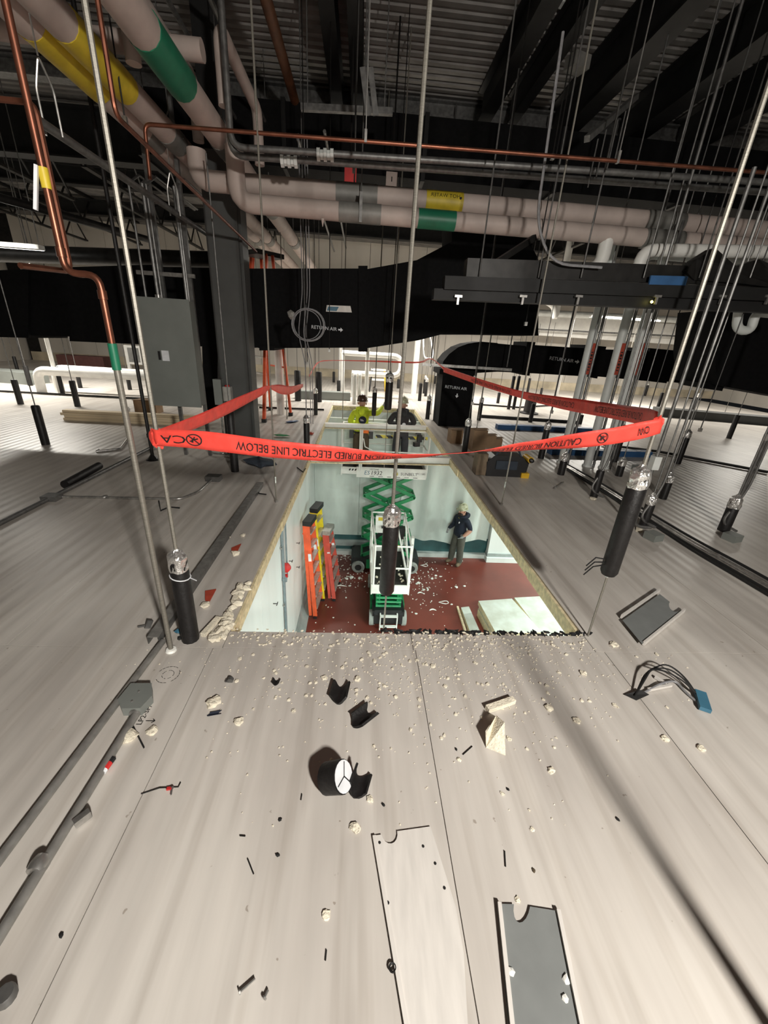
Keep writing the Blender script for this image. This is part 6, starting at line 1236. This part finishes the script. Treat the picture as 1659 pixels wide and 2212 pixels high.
q = MB(); q.box(c + Vector((0, .04, .035)), (.11, .13, .07)); q.build('battery', 'dewalt', t); q = MB(); q.bar(c + Vector((0, .05, .06)), c + Vector((.02, .05, .24)), .045, .06); q.build('grip', 'blackp', t); q = MB(); q.tube([c + Vector((.02, -.06, .27)), c + Vector((.02, .14, .27))], .042, 10); q.build('motor_housing', 'dewalt', t, smooth=True); q = MB(); q.lathe(c + Vector((.02, -.06, .27)), [(0, .032), (.05, .026), (.06, .012)], 10, (0, -1, 0)); q.build('chuck', 'blackp', t, smooth=True)
q = MB(); q.tube([gz(1198, 1055, .012), gz(1217, 1042, .012)], .012, 6); tag(q.build('metal_tube', 'galv', smooth=True), 'short bright metal tube on the right floor', 'tube')
# cables across the right floor
for k in range(5):
    o_ = k * 3; P = [gz(1225, 1003 + o_, .02), gz(1310, 1050 + o_ * 1.4, .015), gz(1390, 1100 + o_ * 1.6, .015), gz(1500, 1165 + o_ * 2.2, .015), gz(1600, 1218 + o_ * 2.6, .015), gz(1720, 1285 + o_ * 3, .015)]; q = MB(); q.tube(rnd(P, .4), .012, 6); tag(q.build('floor_cable', 'galv' if k in (1, 2) else 'ink', smooth=True), ['topmost dark cable of the bundle crossing the right floor', 'upper silver cable of the bundle crossing the right floor', 'lower silver cable of the bundle crossing the right floor', 'fourth cable down, dark, crossing the right floor', 'lowest dark cable of the bundle crossing the right floor'][k], 'cable', 'cables crossing the right floor')
for px, py, lab in ((1412, 1158, 'grey junction box at the foot of the sleeve with conduit'), (1582, 1160, 'grey junction box at the right edge sleeve'), (1378, 1010, 'small grey box lying behind the right tape end')):
    q = MB(); q.box(gz(px, py, .035), (.13, .12, .07), .3); tag(q.build('junction_box', 'grey'), lab, 'junction box')
for px, py, lab in ((1280, 1078, 'foam collar at the foot of the slim right sleeve'), (1380, 1146, 'foam collar by the sleeve with conduit')): chunk(px, py, .045, lab=lab, fl=.35)
# strut leaning with slim sleeve, long conduit at right
f = gz(1366, 1142); t = thing('tall_conduit', 'long grey conduit rising from the right junction box to the tray', 'conduit', f); q = MB(); q.tube(rnd([f + Vector((.18, -.02, .03)), f + Vector((0.0, 0, .03)), Vector((f.x, f.y, 3.0))], .1), .016, 8); q.build('tube', 'galvdull', t, smooth=True); q = MB(); p = at(1425, 1000, f.y); q.box((f.x, f.y, p.z), (.07, .07, .13)); q.build('inline_box', 'pipegrey', t)
f = gz(1580, 1115); t = thing('tall_conduit', 'long grey conduit rising at the right picture edge', 'conduit', f); q = MB(); q.tube([f, Vector((f.x, f.y, 4.6))], .02, 8); q.build('tube', 'galvdull', t, smooth=True); q = MB(); q.lathe((f.x, f.y, .9), [(0, .027), (.07, .027)], 8); q.build('coupling', 'galv', t, smooth=True)
# pedestal, curbs
f = gz(1142, 893); t = thing('roof_pedestal', 'squat black pedestal with flanged foot on the back floor', 'pedestal', f); q = MB(); q.lathe(f, [(0, .26), (.03, .26), (.05, .16), (.42, .15)], 14); q.build('body', 'blackp', t, smooth=True)
def curb(a, b, hgt, dep, lab, m): A, B = gz(*a), gz(*b); q = MB(); q.bar(A + Vector((0, dep / 2, hgt / 2)), B + Vector((0, dep / 2, hgt / 2)), dep, hgt); tag(q.build('floor_curb', m), lab, 'curb')
curb((1425, 900), (1720, 925), .24, .5, 'long dark curb across the right back floor', 'colgrey'); curb((640, 862), (755, 866), .22, .3, 'low grey curb left of the white stub pipes', 'grey'); curb((1035, 902), (1255, 916), .07, .06, 'low dark angle bar lying behind the blue beams', 'darkgrey'); curb((-60, 822), (70, 832), .3, .6, 'grey curb at the far left back', 'grey')
for k, (pts, lab) in enumerate((([(1010, 872), (1120, 880), (1280, 870)], 'pipe line on the far right floor behind the pedestal'), ([(1300, 960), (1420, 975), (1659, 1020)], 'thin conduit across the right floor behind the sleeves'), ([(1330, 880), (1420, 890)], 'short dark pipe elbow on the far right floor'), ([(560, 880), (700, 885)], 'thin conduit on the floor behind the orange ladder'), ([(0, 845), (330, 862)], 'thin conduit along the far left floor'))):
    q = MB(); q.tube([gz(x, y, .03) for x, y in pts], .024, 7); tag(q.build('far_conduit', 'darkgrey', smooth=True), lab, 'conduit')
# ================================================================== BACK WALL FEATURES
t = thing('wall_window', 'white framed window high on the left back wall', 'window', at(300, 780, 15.5)); Yk = 15.5; A, B = at(268, 745, Yk), at(345, 790, Yk)
q = MB(); q.box(((A.x + B.x) / 2, Yk, (A.z + B.z) / 2), (B.x - A.x, .1, A.z - B.z)); q.build('frame', 'pvc', t)
for k in range(2): x = A.x + (B.x - A.x) * (.27 + .46 * k); q = MB(); q.box((x, Yk - .05, (A.z + B.z) / 2), ((B.x - A.x) * .34, .03, (A.z - B.z) * .75)); q.build('pane', 'window', t)
for s in (-1, 1): q = MB(); q.box(((A.x + B.x) / 2 + s * (B.x - A.x) * .45, Yk, B.z / 2), (.1, .1, B.z)); q.build('leg', 'pvc', t)
t = thing('maroon_tank', 'long maroon box against the left back wall', 'box', at(190, 800, 16.5)); A, B = at(130, 765, 16.5), at(235, 795, 16.5); q = MB(); q.box(((A.x + B.x) / 2, 16.5, (A.z + B.z) / 2), (B.x - A.x, .5, A.z - B.z)); q.build('body', 'maroon', t)
for x in (A.x + .2, B.x - .2): q = MB(); q.box((x, 16.5, B.z / 2), (.08, .4, B.z)); q.build('leg', 'darkgrey', t)
q = MB(); A, B = at(1130, 690, 17.5), at(1600, 742, 17.5); q.box(((A.x + B.x) / 2, 17.5, (A.z + B.z) / 2), (B.x - A.x, .2, .75)); tag(q.build('lit_wall_band_1', 'pvc'), 'upper wall band at the right back, coloured paler to look lit', kind='structure')  # paler strip before the wall; its colour stands in for lamplight up there
for k, (y0, y1, r, lab) in enumerate(((672, 700, .12, 'grey pipe along the right back wall under the roof'), (708, 735, .03, 'thin conduit along the lit-looking wall band at right back'))):
    pipe('wall_pipe', lab, 'pipe', [at(1090, y0, 16.8), at(1640, y1, 16.8)], r, 'pipegrey' if k == 0 else 'galvdull', n=10)
wp('white pipe elbow hanging near the roof behind the risers', [at(1180, 650, 13.5), at(1200, 662, 13.5), at(1198, 690, 13.5), Vector((at(1198, 690, 13.5).x, 13.5, 5.1))], .1, .2)
# strip lights: fixtures around the attic lamps
for k, (x, y, z, e) in enumerate(((-8.2, 10.6, 2.9, 0), (-0.2, 12.2, 3.0, 0), (3.8, 13.2, 3.0, 0), (8.6, 14.2, 2.75, 0), (13.0, 12.5, 3.0, 0), (-6.2, 7.55, 2.62, 0))):
    t = thing('strip_light', ['lit strip light at the far left above the main duct', 'lit strip light hidden behind the centre of the main duct', 'lit strip light behind the return duct elbow', 'lit strip light at the right back under the roof', 'lit strip light far beyond the side duct', 'bright lit strip light at the left picture edge just above the main duct'][k], 'lamp', (x, y, z)); q = MB(); q.box((x, y, z + .03), (2.4, .14, .06)); q.build('housing', 'pvc', t)
    for s in (-1, 1): q = MB(); q.tube([(x - 1.15, y + s * .11, z + .02), (x + 1.15, y + s * .11, z + .02)], .019, 8); q.build('tube', 'tube', t, smooth=True)
    for s in (-1, 1): q = MB(); q.tube([(x + s * 1.0, y, z + .05), (x + s * 1.0, y, 5.2)], .008, 5); q.build('hanger', 'galvdull', t)
p = at(1247, 137, 6.2); t = thing('roof_lamp', 'small unlit white lamp on the deep roof beam', 'lamp', p); q = MB(); q.box(p, (.22, .18, .12), .3); q.build('housing', 'coupl', t); q = MB(); q.lathe(p + Vector((-.28, 0, .45)), [(0, .06), (.08, .05)], 10); q.build('sensor', 'pipegrey', t)
p = at(846, 388, 6.6); t = thing('detector_box', 'small square white detector under the high duct', 'detector', p); q = MB(); q.box(p, (.15, .06, .15)); q.build('body', 'pipew', t); q = MB(); q.bar(p + Vector((0, -.035, -.03)), p + Vector((0, -.035, .02)), .012, .012); q.build('slot', 'ink', t); q = MB(); q.tube([p + Vector((0, 0, .07)), Vector((p.x, p.y, 5.15))], .012, 6); q.build('stem', 'darkgrey', t)
p = at(757, 386, 6.4); t = thing('red_bell', 'dark red alarm device under the high duct', 'alarm', p); q = MB(); q.box(p, (.15, .08, .22)); q.build('body', 'valve', t); q = MB(); q.tube([p + Vector((0, 0, .1)), Vector((p.x, p.y, 5.15))], .012, 6); q.build('stem', 'darkgrey', t)
t = thing('side_bracket', 'pale slotted strut under the high duct at centre', 'bracket', at(760, 235, 6.0)); q = MB(); q.bar(at(650, 232, 6.0), at(848, 242, 6.0), .06, .06); q.build('strut', 'galvdull', t)
for px in (665, 830): a = at(px, 236, 6.0); q = MB(); q.tube([a, Vector((a.x, a.y, 5.15))], .007, 5); q.build('rod', 'galvdull', t)
